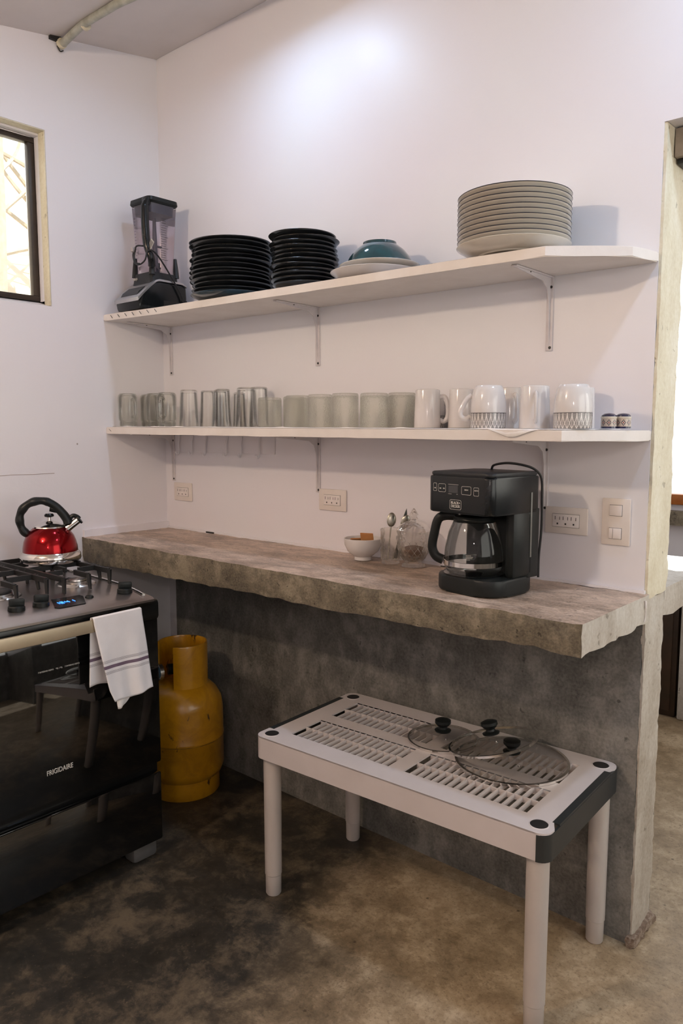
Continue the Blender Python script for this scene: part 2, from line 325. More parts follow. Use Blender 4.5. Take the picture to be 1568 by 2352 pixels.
def rough_box(x0, x1, y0, y1, z0, z1, step=.03, amp=.004, fr=9, edge=.006, mifn=None, shapefn=None, seed=0):
    """a box cut into small faces with uneven, chipped edges"""
    bm = nb(); L = (x1 - x0, y1 - y0, z1 - z0); N = [max(1, round(l / step)) for l in L]
    vs = {}
    def V(i, j, k):
        key = (i, j, k)
        if key not in vs:
            p = Vector((x0 + L[0] * i / N[0], y0 + L[1] * j / N[1], z0 + L[2] * k / N[2])); c = Vector(((x0 + x1) / 2, (y0 + y1) / 2, (z0 + z1) / 2))
            out = Vector([(-1 if t == 0 else (1 if t == n else 0)) for t, n in zip((i, j, k), N)])
            q = p * fr + Vector((seed, seed * 1.7, 0)); d = noise.noise(q) * amp + noise.noise(q * 3.3) * amp * .5
            on = sum(1 for t in out if t)
            if on >= 2: d -= abs(noise.noise(q * 2.1 + Vector((5, 5, 5)))) * edge
            p = p + out * d
            if shapefn: p = shapefn(p)
            vs[key] = bm.verts.new(p)
        return vs[key]
    def quad(a, b, c, d, nrm):
        f = bm.faces.new([V(*a), V(*b), V(*c), V(*d)])
        if mifn: f.material_index = mifn(nrm, f.calc_center_median())
    for i in range(N[0]):
        for j in range(N[1]):
            quad((i, j, 0), (i, j + 1, 0), (i + 1, j + 1, 0), (i + 1, j, 0), '-z'); quad((i, j, N[2]), (i + 1, j, N[2]), (i + 1, j + 1, N[2]), (i, j + 1, N[2]), '+z')
    for i in range(N[0]):
        for k in range(N[2]):
            quad((i, 0, k), (i + 1, 0, k), (i + 1, 0, k + 1), (i, 0, k + 1), '-y'); quad((i, N[1], k), (i, N[1], k + 1), (i + 1, N[1], k + 1), (i + 1, N[1], k), '+y')
    for j in range(N[1]):
        for k in range(N[2]):
            quad((0, j, k), (0, j, k + 1), (0, j + 1, k + 1), (0, j + 1, k), '-x'); quad((N[0], j, k), (N[0], j + 1, k), (N[0], j + 1, k + 1), (N[0], j, k + 1), '+x')
    return bm
def tag(o, label=None, cat=None, group=None, kind=None):
    if label: o['label'] = label
    if cat: o['category'] = cat
    if group: o['group'] = group
    if kind: o['kind'] = kind
    return o
def thing(name, label, cat, loc=(0, 0, 0), rz=0, group=None, rot=None):
    o = bpy.data.objects.new(name, None); C.objects.link(o); o.location = loc; o.rotation_euler = rot or (0, 0, rz); o.empty_display_size = .05
    return tag(o, label, cat, group)
def struct(bm, name, mats, **k): return tag(finish(bm, name, mats, **k), kind='structure')
def dup(root, loc, label, rz=None, rot=None, group=None, scale=None):
    r = root.copy(); C.objects.link(r); r.location = loc; r['label'] = label
    if rz is not None: r.rotation_euler = (0, 0, rz)
    if rot is not None: r.rotation_euler = rot
    if group: r['group'] = group
    if scale: r.scale = scale
    for ch in list(root.children):
        c = ch.copy(); C.objects.link(c); c.parent = r
        for g in list(ch.children):
            d = g.copy(); C.objects.link(d); d.parent = c
    return r
def text(s, size, mat, parent, loc, rot, name='lettering', depth=.0003, align='CENTER', font_w=1.0, sx=1.0):
    cu = bpy.data.curves.new('t', 'FONT'); cu.body = s; cu.size = size; cu.extrude = depth; cu.align_x = align; cu.align_y = 'CENTER'; cu.offset = size * .012 * font_w
    ob = bpy.data.objects.new('t', cu); C.objects.link(ob); bpy.context.view_layer.update()
    me = bpy.data.meshes.new_from_object(ob.evaluated_get(bpy.context.evaluated_depsgraph_get())); me.materials.clear(); me.materials.append(mat)
    bpy.data.objects.remove(ob); bpy.data.curves.remove(cu)
    o = bpy.data.objects.new(name, me); C.objects.link(o); o.parent = parent; o.location = loc; o.rotation_euler = rot; o.scale = (sx, 1, 1); return o
ORD = ['first', 'second', 'third', 'fourth', 'fifth', 'sixth', 'seventh', 'eighth', 'ninth', 'tenth', 'eleventh', 'twelfth', 'thirteenth', 'fourteenth']

# ================================================================== setting
XE = 1.891                                  # free end of the back wall
def ceil_z(y): return 2.667 + .165 * max(y, -1.5) if y < 0 else 2.667
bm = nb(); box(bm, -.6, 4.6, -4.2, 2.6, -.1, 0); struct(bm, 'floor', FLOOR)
bm = nb(); prism(bm, [(-4.15, ceil_z(-4)), (-1.5, ceil_z(-1.5)), (0, 2.667), (.14, 2.667), (.14, 2.8), (-4.15, 2.8)], -.14, 4.14, 'x'); struct(bm, 'ceiling', CEIL)
bm = nb(); box(bm, .0, 4.14, .14, 2.0, 2.5, 2.6); struct(bm, 'ceiling_far', CEIL)
# back wall: painted above the counter, grey cement below, a doorless opening to the right
bm = nb(); box(bm, 0, XE - .0075, 0, .14, .86, 2.70)
box(bm, .045, XE - .0075, 0, .14, 0, .86, mi=1); box(bm, 0, .045, 0.002, .14, 0, .86)
box(bm, XE - .0075, 2.95, 0, .14, 1.972, 2.70); box(bm, 2.95, 4.14, 0, .14, .9, 2.70); box(bm, 2.95, 4.14, 0, .14, 0, .9, mi=1)
struct(bm, 'wall_back', [WALL, CONC_W])
bm = rough_box(XE - .0078, XE, .0012, .1395, .885, 1.9715, .014, .0025, 18, .002); struct(bm, 'trim_1', CREAM)
bm = rough_box(XE - .0078, XE - .001, .0012, .128, 0, .885, .014, .003, 16, .003, seed=3); struct(bm, 'trim_2', CONC_J)
# left wall with the window opening
WY0, WY1, WZ0, WZ1 = -1.36, -.457, 1.712, 2.288
bm = nb()
box(bm, -.14, 0, -4.14, WY0, 0, 2.72); box(bm, -.14, 0, WY1, .14, 0, 2.72); box(bm, -.14, 0, WY0, WY1, 0, WZ0 - .01); box(bm, -.14, 0, WY0, WY1, WZ1, 2.72)
struct(bm, 'wall_left', WALL)
bm = nb(); box(bm, 0, 4.14, -4.14, -4.0, 0, 2.7); struct(bm, 'wall_front', WALL)
bm = nb(); box(bm, 4.0, 4.14, -4.0, 2.0, 0, .95, mi=1); box(bm, 4.0, 4.14, -4.0, 2.0, 2.25, 2.7); box(bm, 4.0, 4.14, -4.0, -1.6, .95, 2.25); box(bm, 4.0, 4.14, 0.0, .25, .95, 2.25); box(bm, 4.0, 4.14, 1.75, 2.0, .95, 2.25)
struct(bm, 'wall_right', [WALL, CONC_W])
# faint ledge of mortar where the counter meets the painted walls
bm = rough_box(.0, .012, -.372, 0, .898, .925, .02, .002, 20, .002); struct(bm, 'trim_3', WALL)
bm = rough_box(0.012, XE - .004, -.009, 0, .898, .907, .02, .002, 20, .003, seed=8); struct(bm, 'trim_4', WALL)
# the cement rubble line at the foot of the jamb
bm = rough_box(XE - .012, XE + .010, -.012, .142, 0, .028, .009, .006, 60, .006, seed=5); struct(bm, 'trim_5', concrete('broken_mortar', (.12, .07, .045), (.26, .18, .13), (.45, .37, .30), 40, .8, 1))
# window
wn = tag(bpy.data.objects.new('window_1', None), kind='structure'); C.objects.link(wn)
bm = nb()
RV = .075
prism(bm, [(0, WZ0 - .004), (-RV - .03, WZ0 + .024), (-RV - .03, WZ0 - .012), (0, WZ0 - .0101)], WY0, WY1, 'y'); finish(bm, 'sill', WALL, wn)
bm = nb(); box(bm, -.14, -.0005, WY1, WY1 + .0012, WZ0, WZ1); box(bm, -.0396, -.0005, WY1 - .004, WY1 - .0002, WZ0, WZ1 - .0042, bev=.0005); box(bm, -.0396, -.0005, WY0, WY1 - .0002, WZ1 - .004, WZ1 - .0002, bev=.0005); finish(bm, 'plaster_reveal', CREAM, wn)
bm = nb()
for a in ((WY0, WY1 - .003, WZ1 - .028, WZ1 - .0105), (WY0, WY1 - .003, WZ0 + .020, WZ0 + .038)): box(bm, -.098, -.07, *a, bev=.002)
for a in ((WY1 - .026, WY1 - .0035), (-.925, -.9), (WY0, WY0 + .025)): box(bm, -.098, -.0705, a[0], a[1], WZ0 + .0385, WZ1 - .0285, bev=.001)
finish(bm, 'window_frame', FRAMEB, wn)
bm = nb(); box(bm, -.0695 , -.0402, WY1 - .003, WY1 - .0005, WZ0 + .018, WZ1 - .0105); box(bm, -.0695, -.0402, WY0, WY1 - .0005, WZ1 - .010, WZ1 - .001); finish(bm, 'sealing_strip', WALL, wn)
for y0, y1 in ((-.9, WY1 - .03), (WY0 + .024, -.925)):
    bm = nb(); box(bm, -.088, -.084, y0, y1, WZ0 + .036, WZ1 - .027); finish(bm, 'pane', PANE, wn)
# far room seen past the wall end
bm = nb(); YF = 1.85
box(bm, 0, 4.0, YF, 2.0, 0, .565); box(bm, 0, 4.0, YF, 2.0, .70, .985); box(bm, 0, .9, YF, 2.0, .985, 2.5); box(bm, 2.6, 4.0, YF, 2.0, .985, 2.5); box(bm, .9, 2.6, YF, 2.0, 2.3, 2.5)
box(bm, 0, 1.0, YF, 2.0, .565, .70); box(bm, 2.4, 4.0, YF, 2.0, .565, .70); box(bm, 0, .1, .14, YF, 0, 2.5)
struct(bm, 'wall_far', WALL)
bm = nb(); box(bm, .9, 2.6, YF - .025, YF + .03, .942, .99, bev=.004); struct(bm, 'window_2', WOODO)
bm = rough_box(.8, 2.4, YF - .06, YF + .01, .85, .914, .05, .004, 8, .004); tag(finish(bm, 'wall_ledge', CONC_E), 'brown cement ledge under the orange window sill of the far room', 'ledge')
bm = rough_box(XE - .9, XE - .004, .141, .42, .815, .893, .03, .004, 9, .006, mifn=lambda n, c: 0, seed=9); tag(finish(bm, 'concrete_slab', CONC_J), 'pale rough concrete worktop end behind the back wall', 'worktop')
bm = nb(); box(bm, 1.478, 1.70, YF - .22, YF - .001, 0, .56, bev=.01); tag(finish(bm, 'concrete_post', CONC_J), 'short grey concrete post at the far wall beside the dark cabinet', 'post')
t = thing('wooden_cabinet', 'dark reddish wooden cabinet low in the far room behind the wall', 'cabinet', (1.195, YF - .2, 0))
bm = nb(); box(bm, -.27, .27, 0, .19, 0, .55, bev=.004); finish(bm, 'body', WOODD, t)
bm = nb(); box(bm, -.25, -.005, -.015, 0, .03, .53, bev=.003); finish(bm, 'door', WOODD, t); bm = nb(); box(bm, .005, .25, -.015, 0, .03, .53, bev=.003); finish(bm, 'door', WOODD, t)
# timber lintel in the opening
bm = rough_box(XE + .002, 2.948, .045, .135, 1.905, 1.968, .03, .003, 10, .004); tag(finish(bm, 'timber_lintel', WOODG), 'weathered grey timber beam across the top of the opening', 'beam')
bm = nb(); box(bm, XE + .004, 2.94, .06, .12, 1.893, 1.9045, bev=.002); tag(finish(bm, 'door_track', SCREW), 'thin black metal track under the timber beam', 'track')
# garden outside the window
bm = nb(); prism(bm, [(-6, -1), (-6, 4.0), (-3.4, 2.2), (-1.2, .9), (-.5, .6), (-.5, -1)], -4, 2, 'y'); struct(bm, 'ground', EARTH)
for i, (x, y, h, ln) in enumerate([(-3.2, 1.16, 3.0, .12), (-3.45, 1.0, 3.2, -.12), (-3.1, .82, 2.9, .1), (-3.6, 1.45, 2.8, -.1)]):
    zb = .9 + (-1.2 - x) * (2.2 - .9) / 2.2 if x > -3.4 else 2.2 + (-3.4 - x) * .69; t = thing('bare_tree', ['slender bare tree nearest the window frame outside', 'bare tree in the middle of the view outside', 'bare tree furthest left outside the window', 'leaning bare sapling hidden by the window edge'][i], 'tree', (x, y, zb)); bm = nb()
    tube(bm, cr([(0, 0, 0), (.02, ln * .2, h * .3), (-.03, ln * .6, h * .6), (0, ln, h)], 4), [.05, .05, .048, .046, .044, .04, .038, .036, .03, .026, .02, .016, .01], 7); finish(bm, 'trunk', TWIG, t)
    for k in range(7):
        bm = nb(); zz = h * (.18 + .1 * k); d = rnd.choice((-1, 1)); p0 = Vector((0, ln * zz / h, zz)); p1 = p0 + Vector((rnd.uniform(-.3, .3), d * rnd.uniform(.25, .5), rnd.uniform(.2, .5))); p2 = p1 + Vector((0, d * .1, .4))
        tube(bm, cr([p0, p1, p2], 4), [.018, .017, .016, .014, .012, .01, .008, .006, .004], 5); finish(bm, 'branch', TWIG, t)
sun = bpy.data.lights.new('sun', 'SUN'); sun.energy = 6; sun.angle = .01; so = bpy.data.objects.new('sun', sun); so.rotation_euler = Euler((0, math.radians(30), 0)); C.objects.link(so)

# ================================================================== ceiling pipe and downlights
t = thing('ceiling_pipe', 'grimy curved conduit pipe running along the ceiling into the left wall', 'pipe', (0, -.39, 2.585))
path = cr([(.0, .003, -.006), (.06, 0, .0), (.16, -.006, .006), (.28, -.004, .006), (.42, -.0, .0), (.7, .06, .0), (1.0, .18, .0)], 6)
bm = nb(); tube(bm, path, .0125, 12); finish(bm, 'pipe', PIPE, t)
for x in (.012, .165): bm = nb(); tube(bm, [(x - .005, 0.0, -.004 if x < .1 else .005), (x + .006, 0.0, -.003 if x < .1 else .006)], .0165, 12); finish(bm, 'clip', pm('clip_plastic', (.72, .66, .50), None, 20, .5), t)
bm = nb(); tube(bm, cr([(0.004, -.012, -.012), (.008, -.004, -.028), (.007, .008, -.022)], 4), .0022, 6); finish(bm, 'loose_wire', SCREW, t)
bm = nb(); box(bm, 0.001, .012, -.04, .0, .0, .022); finish(bm, 'wall_hole', SLOT, t)
for i, (x, y, z, p, col) in enumerate(LAMPS):
    t = thing('ceiling_downlight', ['round white downlight in the ceiling above the left end of the shelves', 'round white downlight in the ceiling above the wall opening'][i], 'lamp', (x, y, z), group='ceiling downlights')
    bm = nb(); zc = ceil_z(y) - z + .01; lathe(bm, [(.072, zc), (.072, -.004), (.066, -.009), (.060, -.006), (0, -.006)], 32); finish(bm, 'ring', PLASTW, t)
    bm = nb(); lathe(bm, [(.055, -.0065), (0, -.0085)], 32); finish(bm, 'diffuser', LAMPE, t)

for i, (x, y, z, p, col) in enumerate(BULBS):
    t = thing('pendant_bulb', ['bare bulb hanging from the ceiling in front of the stove', 'added bare fill bulb hanging behind the camera to brighten the towel'][i], 'lamp', (x, y, z)); zc = ceil_z(y) - z
    bm = nb(); tube(bm, [(0, 0, .07), (0, 0, zc)], .003, 8); finish(bm, 'cord', CORD, t)
    bm = nb(); lathe(bm, [(0, .035), (.018, .035), (.02, .07), (.008, .085), (0, .085)], 20); finish(bm, 'socket', PLASTW, t)
    bm = nb(); lathe(bm, [(0, -.029), (.016, -.024), (.027, -.008), (.029, .0), (.024, .016), (.014, .034)], 24); finish(bm, 'glass_bulb', LAMPW, t)
# ================================================================== counter
def csh(p):
    t = p.x / 1.9
    if p.z < .86: p = Vector((p.x, p.y, p.z + .022 * t - .004))
    return p
bm = rough_box(.0, 1.897, -.377, .0, .812, .9, .022, .0022, 8, .0075, mifn=lambda n, c: 1 if n == '+z' else (2 if n == '+x' else 0), shapefn=csh)  # end face in paler cement: the daylight on it is put into the colour
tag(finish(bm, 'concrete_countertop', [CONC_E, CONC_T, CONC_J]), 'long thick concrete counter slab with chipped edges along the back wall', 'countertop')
# ================================================================== shelves
def shelf(z0a, z0b, th, poly, label):
    bm = nb()
    pts = []
    for i, p in enumerate(poly):
        q = poly[(i + 1) % len(poly)]; n = max(1, int((Vector(q) - Vector(p)).length / .05))
        for k in range(n): pts.append((p[0] + (q[0] - p[0]) * k / n, p[1] + (q[1] - p[1]) * k / n))
    def zz(x): return z0a + (z0b - z0a) * x / 1.88
    lo = []; hi = []
    for x, y in pts:
        d = .0015 * noise.noise(Vector((x * 14, y * 14, z0a)))
        lo.append(bm.verts.new((x, y, zz(x) + d))); hi.append(bm.verts.new((x, y, zz(x) + th + d * .4)))
    n = len(pts); fs = [bm.faces.new(lo[::-1]), bm.faces.new(hi)]
    for i in range(n): bm.faces.new([lo[i], lo[(i + 1) % n], hi[(i + 1) % n], hi[i]])
    es = list({e for f in fs for e in f.edges}); bmesh.ops.bevel(bm, geom=es, offset=.0022, segments=2, affect='EDGES')
    t = thing('wall_shelf', label, 'shelf'); finish(bm, 'board', SHELF, t); return t
sh1 = shelf(1.680, 1.667, .0225, [(0.001, -.001), (0.001, -.258), (.3, -.24), (1.0, -.232), (1.715, -.222), (1.862, -.10), (1.884, -.001)], 'upper white-painted wooden shelf holding blender and plates')
sh2 = shelf(1.272, 1.262, .0245, [(0.001, -.001), (0.001, -.262), (.4, -.255), (1.1, -.25), (1.78, -.25), (1.868, -.125), (1.884, -.001)], 'lower white-painted wooden shelf holding glasses and mugs')
def z1(x): return 1.7025 - .013 * x / 1.88
def z2(x): return 1.2965 - .010 * x / 1.88
for sh, zz, ys, k in ((sh1, z1, -.2565, 7), (sh2, z2, -.2605, 7)):
    for i in range(k):
        bm = nb(); x = .05 + i * .042 if sh is sh1 else .025 + i * .038; box(bm, -.0008, .0008, -.0006, .0006, -.008, .008); o = finish(bm, 'black_tick_mark', SCREW, sh, (x, ys + .003 * x / .3 * 4.0 - .002, zz(x) - .011), (0, math.radians(-48 if sh is sh1 else -58), 0))
# brackets
def bracket_mesh(ln, arm):
    bm = nb()
    a = [(-.006, 0), (-arm, 0), (-arm, -.004), (-.045, -.016), (-.022, -.030), (-.012, -.06), (-.0045, -ln), (0, -ln), (0, 0)]
    prism(bm, a, -.0012, .0012, 'x')
    box(bm, -.009, .009, -.0035, 0, -ln, 0, bev=.001); box(bm, -.008, .008, -arm, 0, -.0035, 0, bev=.001)
    return bm
first = None
names = {0: 'left corner', 1: 'middle', 2: 'right'}
for si, (zf, ln) in enumerate(((lambda x: 1.6795 - .013 * x / 1.88, .183), (lambda x: 1.2715 - .010 * x / 1.88, .183))):
    for bi, x in enumerate((.052, .826, 1.622)):
        lab = 'white metal bracket under the %s shelf, the %s one' % (('upper', 'lower')[si], names[bi])
        if first is None:
            first = thing('shelf_bracket', lab, 'bracket', (x, -.0005, zf(x)), 0, 'white shelf brackets')
            finish(bracket_mesh(ln, .19), 'angle_arm', BRKT, first)
            for (yy, zz) in ((-.004, -.026), (-.004, -ln + .008)):
                b = nb(); lathe(b, [(.0038, 0), (.0032, .0015), (0, .002)], 10); finish(b, 'screw', SCREW, first, (0.003, yy, zz), (PI / 2, 0, 0))
            b = nb(); lathe(b, [(.0032, 0), (.003, .002), (0, .0025)], 10); finish(b, 'screw', SCREW, first, (0, -.11, -.0035), (PI, 0, 0))
        else: dup(first, (x, -.0005, zf(x)), lab)
# hook rail under the lower shelf
t = thing('hook_rail', 'white-painted rail with hooks on the wall under the lower shelf', 'rail', (.35, 0, 1.236))
bm = nb(); box(bm, -.28, .275, -.004, -.0005, -.034, .032, bev=.0015); finish(bm, 'backboard', WALL, t)
for i, x in enumerate((-.25, -.17, -.09, .03, .11, .205)):
    bm = nb(); tube(bm, cr([(0, -.005, .03), (0, -.012, .0), (0, -.012, -.034), (0, -.02, -.042), (0, -.028, -.032)], 5), .0035, 8); finish(bm, 'hook', WALL, t, (x, 0, -.004 * i / 5))
# ================================================================== outlets and switches
def plate(x0, x1, z0, z1, label, kind):
    cx, cz = (x0 + x1) / 2, (z0 + z1) / 2; w, h = (x1 - x0) / 2, (z1 - z0) / 2
    t = thing('wall_outlet' if kind == 'o' else 'light_switch', label, 'outlet' if kind == 'o' else 'switch', (cx, -.0003, cz), 0, 'wall outlets' if kind == 'o' else None)
    bm = nb(); box(bm, -w, w, -.006, 0, -h, h, bev=.0025); finish(bm, 'cover_plate', PLAST, t)
    if kind == 'o':
        bm = nb(); box(bm, -.0358, .0358, -.0066, -.003, -.0169, .0169); finish(bm, 'dark_seam', SLOT, t)
        bm = nb(); box(bm, -.0352, .0352, -.0085, -.004, -.0163, .0163, bev=.001); ins = finish(bm, 'socket_insert', PLASTW, t)
        for k in (-1, 0, 1):
            bm = nb(); box(bm, -.0072, -.0058, -.0088, -.0083, .0015, .0105); box(bm, .0052, .0066, -.0088, -.0083, .0015, .0095); box(bm, -.0018, .002, -.0088, -.0083, -.0105, -.0062); finish(bm, 'pin_holes', SLOT, ins, (k * .0215, 0, 0))
    else:
        for zz in (.028, -.028):
            bm = nb(); box(bm, -.0155, .0155, -.0066, -.003, zz - .0135, zz + .0135); finish(bm, 'dark_seam', SLOT, t)
            bm = nb(); box(bm, -.0148, .0148, -.0095, -.004, zz - .0128, zz + .0128, bev=.001); finish(bm, 'rocker', PLASTW, t)
        bm = nb(); box(bm, -.0053, -.0047, -.0098, -.0094, -.028 - .012, -.028 + .012); finish(bm, 'divider', SLOT, t)
plate(.056, .166, 1.012, 1.082, 'beige triple outlet nearest the room corner', 'o')
plate(.832, .949, 1.028, 1.097, 'beige triple outlet below the middle bracket', 'o')
plate(1.627, 1.741, 1.025, 1.093, 'beige triple outlet right of the coffee maker', 'o')
plate(1.776, 1.846, 1.009, 1.123, 'beige double light switch at the free end of the wall', 's')

# ================================================================== crockery on the upper shelf
def plate_mesh(r, h=.021):
    bm = nb(); p = [(0, .0022), (r * .55, .0022), (r * .56, 0), (r * .60, 0), (r * .62, .003), (r * .82, .0075), (r * .97, h - .0045), (r * .993, h - .0022), (r, h - .001), (r * .992, h), (r * .97, h - .0012), (r * .80, .011), (r * .6, .0068), (0, .0062)]
    mi = [0] * (len(p) - 1); mi[8] = 1; mi[9] = 1; mi[7] = 1 if h > .022 else 0; lathe(bm, p, 56, mats=mi); return bm
def stack(n, cx, cy, zf, r, top, name, labelf, group, mats, wob=.004, tilt=.012, first_mats=None, r0=None, h=.021):
    pitch = (top - zf - h) / (n - 1); root = None
    for k in range(n):
        kk = n - 1 - k
        x = cx + rnd.uniform(-wob, wob); y = cy + rnd.uniform(-wob, wob)
        rot = (rnd.uniform(-tilt, tilt) if 0 < k else 0, rnd.uniform(-tilt, tilt) if k else 0, rnd.uniform(0, 6))
        lab = labelf(kk, n)
        if k == 0 and first_mats:
            o = finish(plate_mesh(r0 or r, h), name, first_mats, None, (cx, cy, zf)); tag(o, lab, 'plate', group); continue
        if root is None: root = finish(plate_mesh(r, h), name, mats, None, (x, y, zf + pitch * k), rot); tag(root, lab, 'plate', group)
        else: o = root.copy(); C.objects.link(o); o.location = (x, y, zf + pitch * k); o.rotation_euler = rot; o['label'] = lab
def lf(desc, where, botdesc=None):
    def f(k, n):
        if k == 0: return '%s plate, topmost of %s' % (desc, where)
        if k == n - 1: return '%s plate, bottom of %s' % (botdesc or desc, where)
        return '%s plate, %s from the top of %s' % (desc, ORD[k], where)
    return f
stack(13, .572, -.137, z1(.57) + .0003, .1325, 1.884, 'dinner_plate', lf('black dinner', 'the large black stack', 'blue-glazed dinner'), 'large black plates', [BLKP, RIMB], .005, .017, [TEALP, RIMB], .134, .021)
stack(12, .889, -.128, z1(.89) + .0003, .101, 1.857, 'side_plate', lf('small black side', 'the small black stack'), 'small black plates', [BLKP, RIMB], .0045, .018, None, None, .019)
stack(11, 1.592, -.142, z1(1.55) + .0045, .1325, 1.832, 'dinner_plate', lf('cream stoneware dinner', 'the cream plate stack', 'broad cream'), 'cream dinner plates', [PLATEW, RIMD], .0006, .0015, [PLATEW, PLATEW], .134, .0235)
o = finish(plate_mesh(.124, .024), 'dinner_plate', [WHITEC, WHITEC], None, (1.160, -.128, z1(1.16) + .0003)); tag(o, 'shiny white plate, lower one under the upturned teal bowl', 'plate')
o = finish(plate_mesh(.111, .020), 'dinner_plate', [PLATEW, WHITEC], None, (1.176, -.128, z1(1.16) + .020)); tag(o, 'off-white plate, upper one under the upturned teal bowl', 'plate')
bm = nb(); lathe(bm, [(.092, 0), (.0915, .006), (.084, .022), (.070, .040), (.052, .054), (.047, .057), (.046, .063), (.042, .063), (.041, .058), (0, .058)] , 48)
lathe(bm, [(.092, 0), (.088, .002), (.08, .02), (.066, .037), (.04, .051), (0, .053)], 48); o = finish(bm, 'bowl', TEAL, None, (1.176, -.128, z1(1.16) + .0385)); tag(o, 'glossy dark teal bowl upside down on two white plates', 'bowl')

# ================================================================== blender
t = thing('blender', 'black kitchen blender with clear square jug at the shelf corner', 'blender', (.142, -.128, z1(.14) + .0005))
BX = .072
prof = [(-.118, .004), (-.122, .014), (-.125, .030), (-.100, .060), (-.072, .085), (-.050, .104), (-.035, .108), (.062, .108), (.083, .098), (.086, .06), (.078, .004)]
bm = nb(); prism(bm, prof, -BX, BX, 'x', bev=.012); finish(bm, 'motor_base', BLKG, t)
bandp = [(-.1255, .030), (-.1268, .042), (-.101, .066), (-.0735, .0905), (-.050, .1095), (-.035, .1135), (.062, .1135), (.083, .104), (.083, .098), (.062, .1075), (-.035, .1075), (-.049, .1035), (-.071, .0845), (-.099, .059)]
bm = nb(); prism(bm, bandp, -BX - .0012, BX + .0012, 'x', bev=.0012); finish(bm, 'silver_band', pm('band_silver', (.50, .49, .50), None, 20, .3, .8), t)
bm = nb(); prism(bm, [(-.116, .0515), (-.107, .0665), (-.080, .087), (-.084, .083)], -.05, .05, 'x'); o = finish(bm, 'control_panel', TINT, t)
bm = nb()
for s in (-1, 1):
    v = [(-.060, -.060), (.060, -.060), (.060, .060), (-.060, .060)]
    pass
def frustum(bm, w0, w1, z0, z1, r0=.012, r1=.012, capb=True, capt=True, d0=None, d1=None, cx=0, cy=0):
    a = rrect(cx - w0, cx + w0, cy - (d0 or w0), cy + (d0 or w0), r0, 4); b = rrect(cx - w1, cx + w1, cy - (d1 or w1), cy + (d1 or w1), r1, 4)
    A = [bm.verts.new((x, y, z0)) for x, y in a]; B = [bm.verts.new((x, y, z1)) for x, y in b]; n = len(A)
    for i in range(n): bm.faces.new([A[i], A[(i + 1) % n], B[(i + 1) % n], B[i]])
    if capb: bm.faces.new(A[::-1])
    if capt: bm.faces.new(B)
frustum(bm, .062, .056, .100, .140, .016, .014); finish(bm, 'collar', TINT, t)
for sx in (-1, 1):
    for sy in (-1, 1):
        bm = nb(); tube(bm, [(sx * .052, sy * .052, .13), (sx * .051, sy * .051, .165), (sx * .050, sy * .050, .198)], [.011, .009, .006], 8); finish(bm, 'collar_post', TINT, t)
bm = nb(); frustum(bm, .047, .050, .135, .18, .012, .014, True, False); frustum(bm, .050, .0595, .18, .375, .014, .014, False, False); finish(bm, 'jug', GLASSB, t)
bm = nb(); frustum(bm, .060, .064, .377, .383, .014, .016); frustum(bm, .064, .063, .383, .396, .016, .018); finish(bm, 'lid', BLK, t)
bm = nb(); frustum(bm, .050, .053, .345, .377, .012, .012); finish(bm, 'lid_plug', pm('lid_seal', (.10, .11, .14), None, 20, .4), t)
bm = nb(); tube(bm, [(0, 0, .14), (0, 0, .34)], [.012, .006], 10); box(bm, -.03, .03, -.004, .004, .17, .176, rot=Matrix.Rotation(.4, 3, 'Y')); box(bm, -.004, .004, -.028, .028, .24, .246); finish(bm, 'blade_column', pm('blade_grey', (.10, .10, .13), None, 20, .5), t)
bm = nb(); tube(bm, cr([(.040, -.052, .380), (.050, -.070, .366), (.053, -.076, .335), (.056, -.076, .26), (.062, -.074, .215), (.070, -.066, .180), (.058, -.056, .158)], 6), [.012] * 8 + [.0135] * 16 + [.0125] * 13, 12, flat=1.15); finish(bm, 'jug_handle', BLKG, t)
bm = nb(); box(bm, .026, .058, -.07, -.055, .368, .392, bev=.004); finish(bm, 'lid_latch', BLKG, t)
bm = nb(); tube(bm, cr([(.050, -.085, .222), (.015, -.088, .225), (-.006, -.088, .200), (.004, -.088, .170), (.035, -.090, .160), (.068, -.090, .172), (.075, -.085, .20), (.082, -.070, .204), (.080, -.045, .190), (.078, -.02, .165), (.077, .005, .135), (.079, .03, .10), (.080, .055, .06), (.079, .066, .02)], 7), .0028, 8); finish(bm, 'power_cord', CORD, t)
bm = nb(); tube(bm, cr([(.022, -.095, .222), (.012, -.096, .19), (.022, -.096, .168), (.045, -.097, .160)], 6), .0028, 8); finish(bm, 'cord_loop', CORD, t)
bm = nb(); box(bm, -.010, .010, -.001, .001, -.019, .019, rot=Matrix.Rotation(.75, 3, 'Y')); lb = finish(bm, 'cord_tag', PRINT, t, (.080, -.074, .222))
for k in range(5):
    bm = nb(); box(bm, -.0007, .0007, -.0004, 0, -.016, .016, rot=Matrix.Rotation(.75, 3, 'Y')); finish(bm, 'printed_line', PRINTD, lb, ((k - 2) * .0026, -.0011, -(k - 2) * .0024))
bm = nb(); box(bm, -.006, .006, -.008, .008, -.008, .008, bev=.002); finish(bm, 'plug_end', pm('plug_clear', (.4, .36, .35), None, 20, .4), t, (.002, -.092, .214))
for k in range(19):   # graduation marks on the right-hand face
    bm = nb(); big = k % 5 == 0; box(bm, -.0003, .0003, 0, .020 if not big else .030, -.0006, .0006); zz = .188 + .0078 * k; finish(bm, 'scale_mark', PRINTD, t, (.0505 + (zz - .18) * .0487 + .0006, -.012, zz))
for k in range(14):
    bm = nb(); box(bm, 0, .007, -.0003, .0003, -.0005, .0005); zz = .196 + .0105 * k; finish(bm, 'scale_mark', PRINTD, t, (-.04, -(.0505 + (zz - .18) * .0487 + .0006), zz))
text('NINJA', .0125, PRINT, t, (-.038, -.0602, .122), (PI / 2 - .14, 0, 0), sx=.8)
